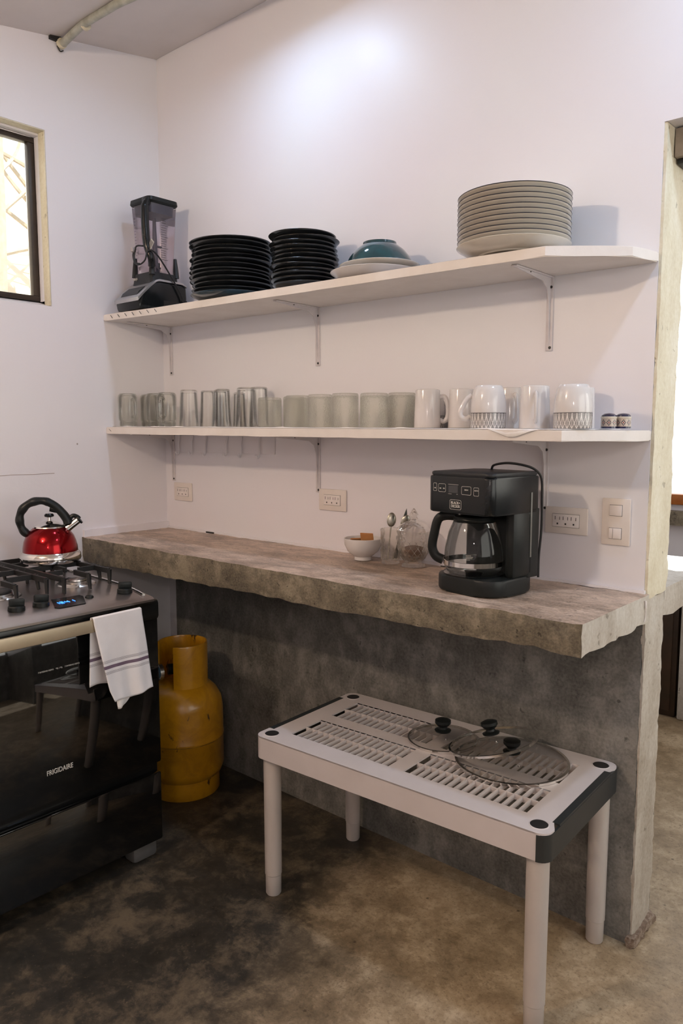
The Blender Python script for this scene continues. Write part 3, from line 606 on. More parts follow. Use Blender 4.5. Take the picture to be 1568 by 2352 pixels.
bm = nb(); box(bm, .068, .0735, .055, .084, .02, .052, bev=.004); finish(bm, 'cord_wrap_hook', BLK, t)
bm = nb(); box(bm, .0705, .0735, -.02, .05, .022, .042); finish(bm, 'vent', SLOT, t)

# ================================================================== lower shelf: liner, glasses, mugs
bm = nb(); n = 96; rows = 7; G = []
for i in range(n + 1):
    x = .02 + 1.80 * i / n; col = []
    yf = -.246 + .006 * noise.noise(Vector((x * 9, 0, 0))) + (.012 if x < .12 else 0)
    if x > 1.78: yf += (x - 1.78) * 1.9
    for j in range(rows + 1):
        y = -.02 + (yf + .02) * j / rows; zz = z2(x) + .0012 + .0004 * (noise.noise(Vector((x * 30, y * 30, 2))) + 1)
        if j == rows: zz += max(0, .004 * noise.noise(Vector((x * 16, 0, 4))))
        col.append(bm.verts.new((x, y, zz)))
    # drooping hem
    dr = .0; 
    if 1.60 < x < 1.72: dr = .020 * (1 - abs((x - 1.66)) / .06)
    col.append(bm.verts.new((x, min(yf - .004, -.2545) if dr > 0 else yf - .0015, z2(x) + .0008 - dr))); G.append(col)
for i in range(n):
    for j in range(rows + 1): bm.faces.new([G[i][j], G[i][j + 1], G[i + 1][j + 1], G[i + 1][j]])
o = finish(bm, 'shelf_liner', CLOTH); tag(o, 'thin white cloth liner wrinkled along the lower shelf, one corner drooping', 'liner')
md = o.modifiers.new('thick', 'SOLIDIFY'); md.thickness = .0008; md.offset = 1
def zt(x): return z2(x) + .0034
# mason jar mugs, upside down
def jar_mug(label, x, y, rz):
    t = thing('jar_mug', label, 'mug', (x, y, zt(x)), rz, 'upturned glass jar mugs')
    bm = nb(); lathe(bm, [(.030, 0), (.0305, .004), (.0305, .018), (.034, .022), (.035, .028), (.035, .104), (.033, .113), (.028, .119), (.010, .121), (0, .119)], 32)
    lathe(bm, [(.0275, .0), (.0275, .018), (.0315, .026), (.0315, .105), (.026, .113), (0, .115)], 32); finish(bm, 'jar', GLASSJ, t)
    bm = nb(); 
    for zz in (.006, .010, .014): lathe(bm, [(.0303, zz - .0012), (.0318, zz), (.0303, zz + .0012)], 32)
    finish(bm, 'screw_thread', GLASSJ, t)
    bm = nb(); tube(bm, cr([(.033, 0, .094), (.046, 0, .098), (.053, 0, .085), (.054, 0, .060), (.050, 0, .038), (.034, 0, .034)], 6), .0048, 10); finish(bm, 'handle', GLASSJ, t); return t
jm = jar_mug('upturned glass jar mug at the far left end of the lower shelf', .055, -.203, -.15)
dup(jm, (.043, -.100, zt(.07)), 'upturned glass jar mug at the back, second from the left', .3); dup(jm, (.148, -.148, zt(.15)), 'upturned glass jar mug, third from the left, slightly smoky', .1); dup(jm, (.247, -.170, zt(.25)), 'upturned glass jar mug with its handle facing forward', -1.05)
def tumbler(rt, rb, h, label, x, y, base=.006, mt=GLASS, grp='upturned clear tumblers'):
    bm = nb(); lathe(bm, [(rt, 0), (rt + .0006, .003), (rb, h - .004), (rb - .003, h - .001), (rb - .008, h), (0, h - .001)], 40); lathe(bm, [(rt - .0024, 0), (rb - .0026, h - base), (rb - .007, h - base - .002), (0, h - base - .001)], 40)
    v = [bm.verts]; o = finish(bm, 'drinking_glass', mt, None, (x, y, zt(x))); tag(o, label, 'glass', grp); return o
tumbler(.0345, .0285, .126, 'tall upturned tumbler beside the front jar mug, nearest front', .368, -.165, .010)
tumbler(.030, .025, .128, 'upturned tumbler at the back, just right of the front tall tumbler', .341, -.06)
tumbler(.031, .026, .130, 'upturned tumbler at the back, second from the left', .440, -.075)
tumbler(.0275, .0225, .119, 'small narrow upturned tumbler at the shelf front', .565, -.19)
tumbler(.024, .020, .118, 'narrow upturned tumbler at the back behind the wide front pair', .505, -.055)
tumbler(.0365, .0305, .126, 'wide upturned tumbler at the front with a second glass on top', .654, -.155, .009)
tumbler(.0335, .0285, .133, 'tall upturned tumbler behind the wide tumbler, against the wall', .602, -.052)
def hob(label, x, y, r, h):
    bm = nb(); lathe(bm, [(r * .985, 0), (r, .002), (r, h * .9), (r * .97, h * .97), (r * .9, h), (0, h - .001)], 48); lathe(bm, [(r * .94, 0), (r * .95, h * .88), (r * .85, h - .007), (0, h - .008)], 48)
    o = finish(bm, 'textured_tumbler', GLASST, None, (x, y, zt(x))); tag(o, label, 'glass', 'upturned textured tumblers')
hob('textured glass tumbler, leftmost of its row, beside the tall glasses', .778, -.170, .0365, .090)
hob('textured glass tumbler at the back, peeping between the first two', .789, -.075, .034, .096)
hob('textured glass tumbler, second from the left in its front row', .893, -.165, .0365, .094)
hob('textured glass tumbler, third from the left in its front row', .986, -.165, .0365, .095)
hob('textured glass tumbler, fourth from the left in its front row', 1.083, -.165, .0385, .096)
hob('textured glass tumbler, rightmost in the front row, slightly greener', 1.185, -.160, .0395, .094)
hob('textured glass tumbler at the back right, beside the white mugs', 1.205, -.060, .0400, .098)
def mug(r0, r1, h, label, x, y, rz, group, band=False, dome=False, curl=False):
    t = thing('mug', label, 'mug', (x, y, zt(x)), rz, group)
    bm = nb()
    if dome: out = [(r0 * .99, .036), (r0, .038), (r0 * .985, .055), (r0 * .93, .075), (r0 * .85, .090), (r0 * .76, .0985), (r0 * .70, h), (r0 * .66, h - .001), (0, h - .001)] 
    else: out = [(r0, 0), (r0, .002), (r1, h - .004), (r1 * .97, h - .001), (r1 * .9, h), (0, h - .001)]
    lathe(bm, out, 44); lathe(bm, [(r0 - .003, 0), ((r1 if not dome else r0 * .9) - .003, h * .8), (0, h * .85)], 44)
    finish(bm, 'body', WHITEC, t)
    if band: bm = nb(); lathe(bm, [(r0 * .965, 0), (r0 * .985, .004), (r0 * .9955, .0365)], 60, uvr=(0, .0365)); lathe(bm, [(r0 * .965, 0), (r0 - .003, .0)], 60); finish(bm, 'leaf_pattern_band', BAND, t)
    bm = nb(); R = (r0 + r1) / 2 if not dome else r0
    if curl: pts = [(R * .93, 0, h * .80), (R + .012, 0, h * .80), (R + .020, 0, h * .55), (R + .019, 0, h * .28), (R + .010, 0, h * .17), (R - .001, 0, h * .20)]
    elif dome: pts = [(R * .92, 0, h * .78), (R + .010, 0, h * .66), (R + .023, 0, h * .42), (R + .022, 0, h * .27), (R + .010, 0, h * .22), (R - .001, 0, h * .28)]
    else: pts = [(R * .95, 0, h * .82), (R + .014, 0, h * .78), (R + .022, 0, h * .55), (R + .018, 0, h * .30), (R - .001, 0, h * .22)]
    tube(bm, cr(pts, 6), .0042, 10, flat=1.5); finish(bm, 'handle', WHITEC, t); return t
GW = 'upturned plain white mugs'; GP = 'upturned mugs with a leaf band'
m1 = mug(.0355, .0325, .101, 'plain white mug, leftmost, handle curling to the right', 1.339, -.125, .55, GW, curl=True)
dup(m1, (1.424, -.090, zt(1.42)), 'plain white mug behind the left patterned mug, handle towards the wall', 1.9)
dup(m1, (1.556, -.075, zt(1.55)), 'plain white mug at the back between the patterned mugs, handle forward right', -.75); dup(m1, (1.679, -.180, zt(1.68)), 'plain white mug with its handle pointing straight at the viewer', -1.05, scale=(1, 1, .97))
dup(m1, (1.735, -.06, zt(1.73)), 'plain white mug at the back, mostly behind the right patterned mug', 2.9, scale=(1, 1, .96))
p1 = mug(.0425, .03, .101, 'white mug with black leaf band, left one, handle to the left', 1.568, -.200, -PI + .55, GP, band=True, dome=True)
dup(p1, (1.777, -.190, zt(1.77)), 'white mug with black leaf band, right one beside the small pots', 2.2, scale=(1, 1, .965))
dup(p1, (1.300, -.055, zt(1.3)), 'white mug with black leaf band hidden behind the leftmost white mug', .9, scale=(.97, .97, .9))
# little pots
def pot(x, y, label):
    t = thing('lidded_pot', label, 'pot', (x, y, zt(x) + .001), 0, 'small painted lidded pots')
    bm = nb(); lathe(bm, [(0, .0), (.0165, 0), (.0168, .004)], 32); finish(bm, 'foot_ring', NAVY, t)
    bm = nb(); lathe(bm, [(.0168, .004), (.0166, .0215)], 32, uvr=(.004, .0215)); finish(bm, 'patterned_wall', POT, t)
    bm = nb(); lathe(bm, [(.0166, .0215), (.0172, .023), (.0172, .0255), (.0162, .0262)], 32); finish(bm, 'cream_rim', PLATEW, t)
    bm = nb(); lathe(bm, [(.0162, .0262), (.0155, .029), (.011, .0325), (0, .034)], 32); finish(bm, 'lid', NAVY, t); return t
pt = pot(1.836, -.132, 'small navy-lidded painted pot, middle one of the three')
dup(pt, (1.858, -.105, zt(1.85) + .001), 'small navy-lidded painted pot, rightmost one of the three'); dup(pt, (1.822, -.100, zt(1.82) + .001), 'small navy-lidded painted pot, leftmost and darkest one of the three')

# ================================================================== things on the counter
ZC = .9015
t = thing('footed_bowl', 'white footed bowl holding tea bags on the concrete counter', 'bowl', (1.082, -.082, ZC))
bm = nb(); lathe(bm, [(0, .004), (.022, .004), (.0235, 0), (.026, 0), (.026, .010), (.030, .013), (.046, .026), (.055, .045), (.0575, .064), (.0565, .0655), (.0545, .064), (.052, .046), (.043, .029), (.02, .018), (0, .017)], 44); finish(bm, 'bowl', WHITEC, t)
for i, (dx, dy, rz, tl, w_, h_, lab) in enumerate([(.012, .004, .35, 1.25, .020, .026, 'brown tea packet standing upright in the white footed bowl'), (-.026, .006, .9, .35, .022, .020, 'brown tea packet leaning left in the white footed bowl'), (.024, -.016, -.5, .25, .018, .018, 'crumpled tea packet at the front right of the white footed bowl')]):
    bm = nb(); box(bm, -w_, w_, -.0022, .0022, -h_ / 2, h_ / 2, bev=.0012)
    o = finish(bm, 'tea_packet', PAPER, None, (1.082 + dx, -.082 + dy, ZC + .058 + (.010 if i == 0 else 0)), (PI / 2 - tl, 0, rz)); tag(o, lab, 'packet', 'tea packets in the white bowl')
t = thing('cutlery_tumbler', 'embossed clear glass tumbler holding spoons beside the sugar jar', 'glass', (1.181, -.075, ZC))
bm = nb(); lathe(bm, [(0, 0), (.026, 0), (.0272, .004), (.0262, .010), (.0290, .050), (.0275, .056), (.0305, .060), (.0300, .092), (.0312, .094), (.0310, .100), (.029, .101)], 36); lathe(bm, [(0, .008), (.0235, .009), (.0270, .050), (.0282, .092), (.029, .101)], 36); finish(bm, 'glass', GLASSC, t)
bm = nb()
for k in range(16):
    a = 2 * PI * k / 16; tube(bm, [(.0268 * math.cos(a), .0268 * math.sin(a), .012), (.0288 * math.cos(a), .0288 * math.sin(a), .040)], [.0025, .0022], 6)
finish(bm, 'flutes', GLASSC, t)
bm = nb(); tube(bm, [(0, 0, .0), (0, 0, .07), (0, 0, .095)], [.0022, .002, .0024], 8); 
bmesh.ops.create_uvsphere(bm, u_segments=16, v_segments=10, radius=1, matrix=Matrix.Translation((0, 0, .115)) @ Matrix.Diagonal((.0135, .004, .021, 1)))
s0 = finish(bm, 'teaspoon', pm('spoon_steel', (.42, .40, .34), None, 20, .25, 1), None, (1.178, -.085, ZC + .012), (-.12, .10, .75)); tag(s0, 'steel teaspoon leaning forward in the tumbler, nearest the viewer', 'spoon', 'spoons in the tumbler')
for loc, rot, lab in (((1.185, -.070, ZC + .012), (.10, .30, .85), 'steel teaspoon standing behind the nearest one in the tumbler'),):
    o = s0.copy(); C.objects.link(o); o.location = loc; o.rotation_euler = rot; o['label'] = lab
bm = nb(); prism(bm, [(-.004, 0), (.004, 0), (.0075, .10), (.006, .135), (.001, .15), (-.004, .12)], -.0008, .0008, 'y'); o = finish(bm, 'table_knife', pm('knife_steel', (.10, .10, .09), None, 20, .3, 1), None, (1.188, -.062, ZC + .012), (0, .22, 1.0)); tag(o, 'dark knife blade sticking up out of the tumbler', 'knife')
t = thing('sugar_jar', 'cut glass sugar jar with pointed lid knob beside the coffee maker', 'jar', (1.262, -.075, ZC))
bm = nb(); lathe(bm, [(0, .002), (.030, 0), (.034, .001), (.033, .005), (.024, .010), (.024, .014), (.034, .024), (.042, .045), (.0445, .062), (.0430, .066), (.0445, .070), (.0440, .086), (.0455, .088), (.0450, .092), (.0460, .094), (.0455, .102)], 48); lathe(bm, [(0, .012), (.02, .016), (.031, .026), (.039, .046), (.0415, .064), (.0425, .102), (.0455, .102)], 48); finish(bm, 'jar', GLASSC, t)
bm = nb()
for k in range(14):
    for s in (-1, 1):
        pts = []
        for q in range(7):
            u = q / 6; z = .018 + .044 * u; r = .027 + .0178 * math.sin(u * PI / 2) ** .8; a = 2 * PI * k / 14 + s * u * .75; pts.append(((r + .0006) * math.cos(a), (r + .0006) * math.sin(a), z))
        tube(bm, pts, .0011, 5, False)
finish(bm, 'diamond_cuts', GLASSC, t)
bm = nb(); lathe(bm, [(.0475, .102), (.0485, .105), (.047, .110), (.036, .120), (.024, .127), (.012, .130), (.009, .133), (.0125, .136)], 48)
lathe(bm, [(.0125, .136), (.0115, .143), (.013, .147), (.004, .163), (0, .167)], 8); finish(bm, 'lid', GLASSC, t)
bm = nb(); lathe(bm, [(0, .0135), (.02, .017), (.030, .027), (.0375, .046), (.036, .052), (.015, .058), (0, .060)], 36); finish(bm, 'brown_sugar', SUGAR, t)
bm = nb(); tube(bm, cr([(0, 0, 0), (.012, .001, 0), (.024, -.001, 0), (.034, .002, 0)], 4), .0018, 6); o = finish(bm, 'wire_scrap', SCREW, None, (1.325, -.03, ZC + .0018)); tag(o, 'short black wire scrap lying between sugar jar and coffee maker', 'wire')

# coffee maker
CR = math.radians(-8); CMX, CMY = 1.573, -.207
t = thing('coffee_maker', 'black drip coffee maker at the right end of the concrete counter', 'coffee maker', (CMX, CMY, ZC), CR)
bm = nb(); prism(bm, rrect(-.097, .097, -.095, .085, .055, 8), 0, .040, 'z', bev=.006); finish(bm, 'base', BLK, t)
bm = nb(); lathe(bm, [(.070, .040), (.072, .0425), (.066, .0425), (.064, .0415), (0, .0415)], 40, cx=-.012, cy=-.030); finish(bm, 'warming_plate', BLKG, t)
bm = nb(); prism(bm, rrect(-.092, .097, .030, .085, .012), .036, .20, 'z', bev=.002); box(bm, .068, .097, -.02, .06, .036, .2, bev=.012); finish(bm, 'water_tank', BLK, t)
bm = nb(); prism(bm, rrect(-.097, .097, -.1075, .085, .02), .192, .278, 'z', bev=.004); hd = finish(bm, 'brew_head', BLKG, t)
bm = nb(); prism(bm, rrect(-.094, .094, -.104, .082, .018), .2782, .288, 'z', bev=.004); finish(bm, 'lid', TINT, t)
bm = nb(); lathe(bm, [(.036, .186), (.044, .1925), (0, .1925)], 32, cx=-.012, cy=-.03); lathe(bm, [(.036, .186), (0, .186)], 32, cx=-.012, cy=-.03); finish(bm, 'filter_basket', BLK, t)
bm = nb(); box(bm, .0968, .0982, .042, .048, .085, .24, bev=.0006); finish(bm, 'water_window', pm('tank_window', (.16, .16, .15), None, 20, .3), t)
bm = nb(); tube(bm, cr([(-.035, .06, .288), (-.015, .045, .300), (.035, .03, .307), (.07, .045, .303), (.085, .072, .292), (.093, .088, .27), (.094, .091, .22), (.094, .092, .15), (.09, .090, .08), (.09, .090, .03)], 6), .003, 8); finish(bm, 'power_cord', CORD, t)
ff = -.1078; tx = (PI / 2, 0, 0)
def outline(x, z, w_, h_, th=.0007, par=None):
    bm = nb(); o_ = rrect(-w_, w_, -h_, h_, min(h_, w_) * .35, 4); i_ = rrect(-w_ + th, w_ - th, -h_ + th, h_ - th, min(h_, w_) * .3, 4); n = len(o_)
    A = [bm.verts.new((a, -.0003, b)) for a, b in o_]; B = [bm.verts.new((a, -.0003, b)) for a, b in i_]
    for k in range(n): bm.faces.new([A[k], A[(k + 1) % n], B[(k + 1) % n], B[k]])
    return finish(bm, 'printed_outline', PRINT, t, (x, ff, z))
outline(-.070, .2510, .0055, .0095); outline(-.048, .2500, .0115, .0098); outline(.026, .2470, .0145, .0098); outline(.055, .2460, .0075, .0098)
for x, s in ((-.070, 'HR'), (-.0535, 'AM'), (-.0425, 'PM'), (.026, 'BREW'), (.055, 'AUTO')): text(s, .0040, PRINT, t, (x, ff - .0001, .2485), tx, font_w=.6)
bm = nb(); box(bm, -.029, .002, -.0002, 0, .259, .2596); box(bm, -.029, -.018, -.0002, 0, .2368, .2374); box(bm, -.003, .0, -.0002, 0, .2366, .2376); finish(bm, 'clock_marks', PRINT, t, (0, ff, 0))
bm = nb(); box(bm, -.028, .001, -.0002, 0, .240, .257); finish(bm, 'clock_window', BLACKG, t, (0, ff, 0))
outline(-.006, .2125, .0175, .0115, .0008); text('BLACK+', .0088, PRINT, t, (-.006, ff - .0001, .2166), tx, sx=.86, font_w=1.5); text('DECKER', .0088, PRINT, t, (-.006, ff - .0001, .2086), tx, sx=.82, font_w=1.5)
# carafe
cx_ = Matrix.Rotation(CR, 3, 'Z') @ Vector((-.012, -.030, 0))
t = thing('glass_carafe', 'empty glass coffee carafe with black handle on the warming plate', 'carafe', (CMX + cx_.x, CMY + cx_.y, ZC + .0432), CR); t.scale = (1.04, 1.04, 1.10)
bm = nb(); lathe(bm, [(0, .002), (.055, 0), (.062, .004), (.068, .014), (.069, .028), (.067, .055), (.059, .090), (.050, .110), (.046, .118)], 48); finish(bm, 'glass_body', GLASSK, t)
bm = nb(); lathe(bm, [(.0692, .018), (.0702, .0185), (.0700, .0285), (.0688, .029)], 48); finish(bm, 'steel_band', CHROME, t)
bm = nb(); lathe(bm, [(.047, .112), (.0485, .118), (.046, .124), (.030, .1275), (0, .128)], 40); lathe(bm, [(.047, .112), (0, .112)], 40); finish(bm, 'lid', BLK, t)
hd_ = cr([(-.040, -.012, .122), (-.066, -.026, .122), (-.082, -.034, .112), (-.090, -.038, .080), (-.094, -.040, .050), (-.086, -.036, .030), (-.070, -.028, .022)], 5)
bm = nb(); tube(bm, hd_, .0085, 10, flat=1.3); finish(bm, 'handle', BLK, t)
bm = nb()
for k, (w_, zz) in enumerate(((.012, .046), (.016, .043), (.015, .040), (.010, .037))):
    a0 = -1.15; 
    for q in range(6):
        pass
    tube(bm, [(.0692 * math.cos(a0 + u), .0692 * math.sin(a0 + u), zz) for u in [i_ * (w_ / .069) / 5 for i_ in range(6)]], .0004, 4, False)
finish(bm, 'printed_caution_lines', PRINT, t)

# ================================================================== stove
SX, SY0, SY1, ST = .665, -1.205, -.523, .812
t = thing('gas_stove', 'black gas stove with steel cooktop standing against the left wall', 'stove', (0, 0, 0))
bm = nb(); box(bm, .05, SX - .02, SY0, SY1, .05, .785, bev=.006); finish(bm, 'body', BLACKE, t)
bm = nb()
def ctop(p): return p
poly = [(.045, ST - .022), (.045, ST + .004), (.06, ST + .008), (.49, ST + .004), (.55, ST + .0019), (.685, ST - .003), (.697, ST - .008), (.697, ST - .014), (.66, ST - .016)]
prism(bm, poly, SY0 - .008, SY1 + .003, 'y', bev=.003)
for v in bm.verts:      # the front corners of the cooktop draw in
    k = max(0, (v.co.x - .42) / .277) ** 1.4 * .034; v.co.y += -k if v.co.y > -.8 else k
finish(bm, 'cooktop', STEELD, t)
bm = nb(); tube(bm, cr([(.10, SY1 - .008, ST + .0085), (.35, SY1 - .009, ST + .0065), (.50, SY1 - .016, ST + .0055), (.60, SY1 - .030, ST + .003), (.66, SY1 - .043, ST + .001)], 6), .0045, 8); finish(bm, 'polished_edge_bead', CHROME, t)
bm = nb(); box(bm, SX - .02, SX + .012, SY0, SY1, .735, .797, bev=.012); finish(bm, 'front_rail', BLACKE, t)
bm = nb(); box(bm, SX - .02, SX, SY0 + .002, SY1 - .002, .298, .745, bev=.004); dr = finish(bm, 'oven_door', BLACKE, t)
bm = nb(); box(bm, SX, SX + .0025, SY0 + .02, SY1 - .004, .304, .738, bev=.001); finish(bm, 'glass', BLACKG, dr)
bm = nb(); box(bm, SX + .036, SX + .046, SY0 + .03, SY1 - .103, .749, .782, bev=.002); hh = finish(bm, 'bar_handle', HANDLE, dr)
for y in (SY0 + .07, SY1 - .14): bm = nb(); box(bm, SX - .002, SX + .037, y - .012, y + .012, .762, .79, bev=.003); finish(bm, 'handle_mount', BLACKE, dr)
rx = (PI / 2, 0, PI / 2)
text('FRIGIDAIRE', .0190, PRINT, dr, (SX + .0028, -.8475, .385), rx, font_w=1.0, sx=.78)
text('7 INTERNO REMO    *5L I *5L    7 INTERNO REMO', .0056, PRINT, dr, (SX + .0028, -.838, .662), rx, font_w=.3, sx=.95)
bm = nb(); box(bm, SX - .02, SX + .001, SY0 + .002, SY1 - .002, .055, .268, bev=.006); finish(bm, 'storage_drawer', BLACKG, t)
for y in (SY0 + .05, SY1 - .055):
    for x in (SX - .045, .11):
        bm = nb(); box(bm, x - .03, x + .028, y - .04, y + .045, 0.0, .06, bev=.012); finish(bm, 'foot', GREYP, t)
# display
bm = nb(); prism(bm, [(.535, -.783), (.538, -.699), (.555, -.697), (.632, -.733), (.633, -.812), (.618, -.817)], 0, .0012, 'z'); dp = finish(bm, 'clock_panel', BLKG, t, (0, 0, ST + .0010), (0, 0, 0))
dp.rotation_euler = (0, math.radians(2.05), 0); dp.location = (0, 0, ST + .0226)
SEG = {'1': 'bc', '2': 'abged', '4': 'fgbc'}
def seg7(ch, y, hh_=.016, ww=.0085):
    p = {'a': (0, hh_, ww, hh_), 'd': (0, 0, ww, 0), 'g': (0, hh_ / 2, ww, hh_ / 2), 'b': (ww, hh_ / 2, ww, hh_), 'c': (ww, 0, ww, hh_ / 2), 'e': (0, 0, 0, hh_ / 2), 'f': (0, hh_ / 2, 0, hh_)}
    bm = nb()
    for s in SEG[ch]:
        a = p[s]; tube(bm, [(-a[1], a[0] , 0), (-a[3], a[2], 0)], .0008, 4)
    return finish(bm, 'digit', BLUELED, dp, (.594, y, .0018))
for ch, y in (('1', -.797), ('2', -.783), ('4', -.768), ('1', -.752)): seg7(ch, y)
bm = nb(); tube(bm, [(-.004, 0, 0), (-.0055, 0, 0)], .0012, 6); tube(bm, [(-.010, 0, 0), (-.0115, 0, 0)], .0012, 6); finish(bm, 'colon', BLUELED, dp, (.594, -.7705 + .0005, .0018)) if False else bm.free()
bm = nb(); lathe(bm, [(.012, 0), (.012, .003), (.010, .006), (0, .006)], 24); finish(bm, 'push_button', BLK, t, (.576, -.690, ST + .0005))
def knob(y, x, rot):
    bm = nb(); lathe(bm, [(.022, 0), (.0215, .010), (.019, .013), (0, .013)], 28); box(bm, -.0195, .0195, -.0065, .0065, .011, .032, bev=.004); o = finish(bm, 'burner_knob', BLK, t, (x, y, ST + .0008), (0, .06, rot)); return o
for y, x, r_ in ((-.585, .592, 1.2), (-.832, .572, 1.35), (-.900, .572, 1.3), (-.968, .572, 1.35), (-1.13, .572, 1.3)): knob(y, x, r_)
def burner(x, y, r):
    bm = nb(); lathe(bm, [(r + .026, .006), (r + .022, .010), (r + .004, .007), (r, .010), (r, .016), (r - .004, .018), (0, .018)], 36); b = finish(bm, 'burner', STEEL, t, (x, y, ST - .002))
    bm = nb(); lathe(bm, [(r - .002, .018), (r - .003, .023), (r - .008, .025), (0, .026)], 32); finish(bm, 'burner_cap', IRON if r > .036 or x < .2 else STEEL, b)
    return b
BUR = [(.385, -.622, .034), (.17, -.635, .027), (.385, -.862, .038), (.17, -.862, .034), (.385, -1.095, .03), (.17, -1.095, .03)]
for b in BUR: burner(*b)
ZG = .866
def bar(bm, a, b, w_=.0042, h_=.0075, z=ZG):
    a = Vector(a); b = Vector(b); d = (b - a); L = d.length; an = math.atan2(d.y, d.x)
    vs = box(bm, -L / 2, L / 2, -w_, w_, -h_ * 2, 0); M = Matrix.Translation(((a.x + b.x) / 2, (a.y + b.y) / 2, z)) @ Matrix.Rotation(an, 4, 'Z'); bmesh.ops.transform(bm, matrix=M, verts=vs)
def foot(bm, x, y, dx=0, dy=0): tube(bm, [(x, y, ZG - .003), (x + dx, y + dy, ST + .006)], [.0075, .005], 6)
for gi, (ya, yb) in enumerate(((-.735, -.545), (-.975, -.748), (-1.19, -.99))):
    bm = nb(); xa, xb = .085, .498; ym = (ya + yb) / 2; xm = .278
    for a, b in (((xa, ya + .012), (xb, ya + .012)), ((xm, ya + .012), (xm, yb - .0)), ((xa, ya + .012), (xa, yb - .03)), ((xa + .03, yb - .012), (xb - .03, yb - .012))): bar(bm, a, b)
    for bx in (.17, .385):
        for (px, py) in ((bx, yb), (bx, ya + .012), (bx - .1, ym), (bx + .105, ym)):
            d = Vector((bx - px, ym - py)); L = d.length; q = Vector((px, py)) + d * (1 - .026 / L); bar(bm, (px, py), (q.x, q.y))
            if (px, py) in ((bx, yb), (bx + .105, ym)): foot(bm, px, py, .0 if py == yb else .006, .006 if py == yb else 0)
    for px, py in ((xa, ya + .012), (xb, ya + .012), (xa + .03, yb - .012), (xb - .03, yb - .012), (xm, ya + .012)): foot(bm, px, py)
    finish(bm, 'pan_support', IRON, t)
# ================================================================== towel
def towel():
    t = thing('dish_towel', 'white dish towel with mauve stripes hung over the oven handle', 'towel', (0, 0, 0))
    L = [(0, -.762, .787), (.05, -.7605, .772), (.30, -.751, .716), (.6, -.738, .641), (.82, -.727, .583), (1, -.713, .549)]
    R = [(0, -.612, .789), (.05, -.611, .774), (.4, -.600, .69), (1, -.586, .552)]
    def it(A, v):
        for a, b in zip(A, A[1:]):
            if v <= b[0]: k = (v - a[0]) / (b[0] - a[0]); return a[1] + (b[1] - a[1]) * k, a[2] + (b[2] - a[2]) * k
        return A[-1][1], A[-1][2]
    bm = nb(); uv = bm.loops.layers.uv.verify(); nu, nv = 34, 40; G = []; X0 = SX + .0488
    for j in range(nv + 1):
        v = j / nv; (ya, za), (yb, zb) = it(L, v), it(R, v); row = []
        for i in range(nu + 1):
            u = i / nu; y = ya + (yb - ya) * u; z = za + (zb - za) * u - .006 * math.sin(u * PI) * v + .004 * math.sin(u * 7) * v * v
            if v > .9: z += .010 * (v - .9) * 10 * max(0, math.sin((u - .45) * PI * 1.6)) * (1 if u > .45 else 0)
            x = X0 + .001 + v * .004 + .0065 * v * (math.sin(u * 8.5 + 1.2) + .4 * math.sin(u * 17 + v * 3)) * (.35 + .65 * v) + .004 * v
            row.append((bm.verts.new((x, y, z)), z))
        G.append(row)
    # over the bar and down the back
    B = []
    for x, dz in ((X0 - .0025, .0015), (X0 - .007, .0022), (X0 - .0125, .0005), (X0 - .0145, -.010)):
        B.append([(bm.verts.new((x, G[0][i][0].co.y, G[0][i][0].co.z + dz)), .9) for i in range(nu + 1)])
    for k in range(1, 26):
        v = k / 25; row = []
        for i in range(nu + 1):
            u = i / nu; y = -.7625 - .004 * v + (.150) * u * (1 - .05 * v); z = .777 - .182 * v - .004 * u + .003 * math.sin(u * 9) * v
            row.append((bm.verts.new((X0 - .0145 - .010 * v + .003 * math.sin(u * 9 + 2) * v, y, z)), z - .022))
        B.append(row)
    rows = B[::-1] + G if False else G
    def quads(rows, off=0):
        for a, b in zip(rows, rows[1:]):
            for i in range(nu):
                f = bm.faces.new([a[i][0], a[i + 1][0], b[i + 1][0], b[i][0]])
                for l, q in zip(f.loops, (a[i], a[i + 1], b[i + 1], b[i])): l[uv].uv = (i / nu, q[1] - .6475)
    quads([B[3], B[2], B[1], B[0]] + G); quads(B[3:])
    o = finish(bm, 'cloth', TOWEL, t, angle=60); s = o.modifiers.new('s', 'SOLIDIFY'); s.thickness = .0016; s.offset = 0
    bm = nb(); G = []
    for j in range(7):
        v = j / 6; G.append([bm.verts.new((X0 + .004 + .004 * math.sin(i * .5), -.704 + .006 * v + (.052 - .03 * v * v) * i / 10 - 0, .562 - .040 * v + .006 * (i / 10) ** 2 * v)) for i in range(11)])
    for a, b in zip(G, G[1:]):
        for i in range(10): bm.faces.new([a[i], a[i + 1], b[i + 1], b[i]])
    o = finish(bm, 'inner_corner', CLOTH, t); s = o.modifiers.new('s', 'SOLIDIFY'); s.thickness = .0016
towel()
# ================================================================== kettle
KZ = ZG + .0003
t = thing('whistling_kettle', 'glossy red whistling kettle with black handle on the back burner', 'kettle', (.219, -.613, KZ), math.radians(56)); t.scale = (.94, .94, .95)
bm = nb(); lathe(bm, [(0, 0), (.090, 0), (.096, .004), (.0995, .012), (.0985, .026), (.092, .034), (.0895, .0365)], 56); finish(bm, 'steel_base', CHROME, t)
bm = nb(); lathe(bm, [(.0895, .0365), (.0885, .050), (.0845, .070), (.0775, .088), (.067, .103), (.054, .1155), (.050, .118)], 56); finish(bm, 'body', RED, t)
bm = nb(); lathe(bm, [(.053, .117), (.051, .121), (.036, .129), (.014, .138), (0, .1395)], 44); finish(bm, 'lid', CHROME, t)
bm = nb(); lathe(bm, [(.0065, .137), (.0055, .150), (.008, .152)], 20); lid = finish(bm, 'knob_stem', CHROME, t)
bm = nb(); lathe(bm, [(.008, .150), (.0155, .153), (.016, .158), (.012, .1625), (0, .1635)], 24); finish(bm, 'lid_knob', BLKG, t)
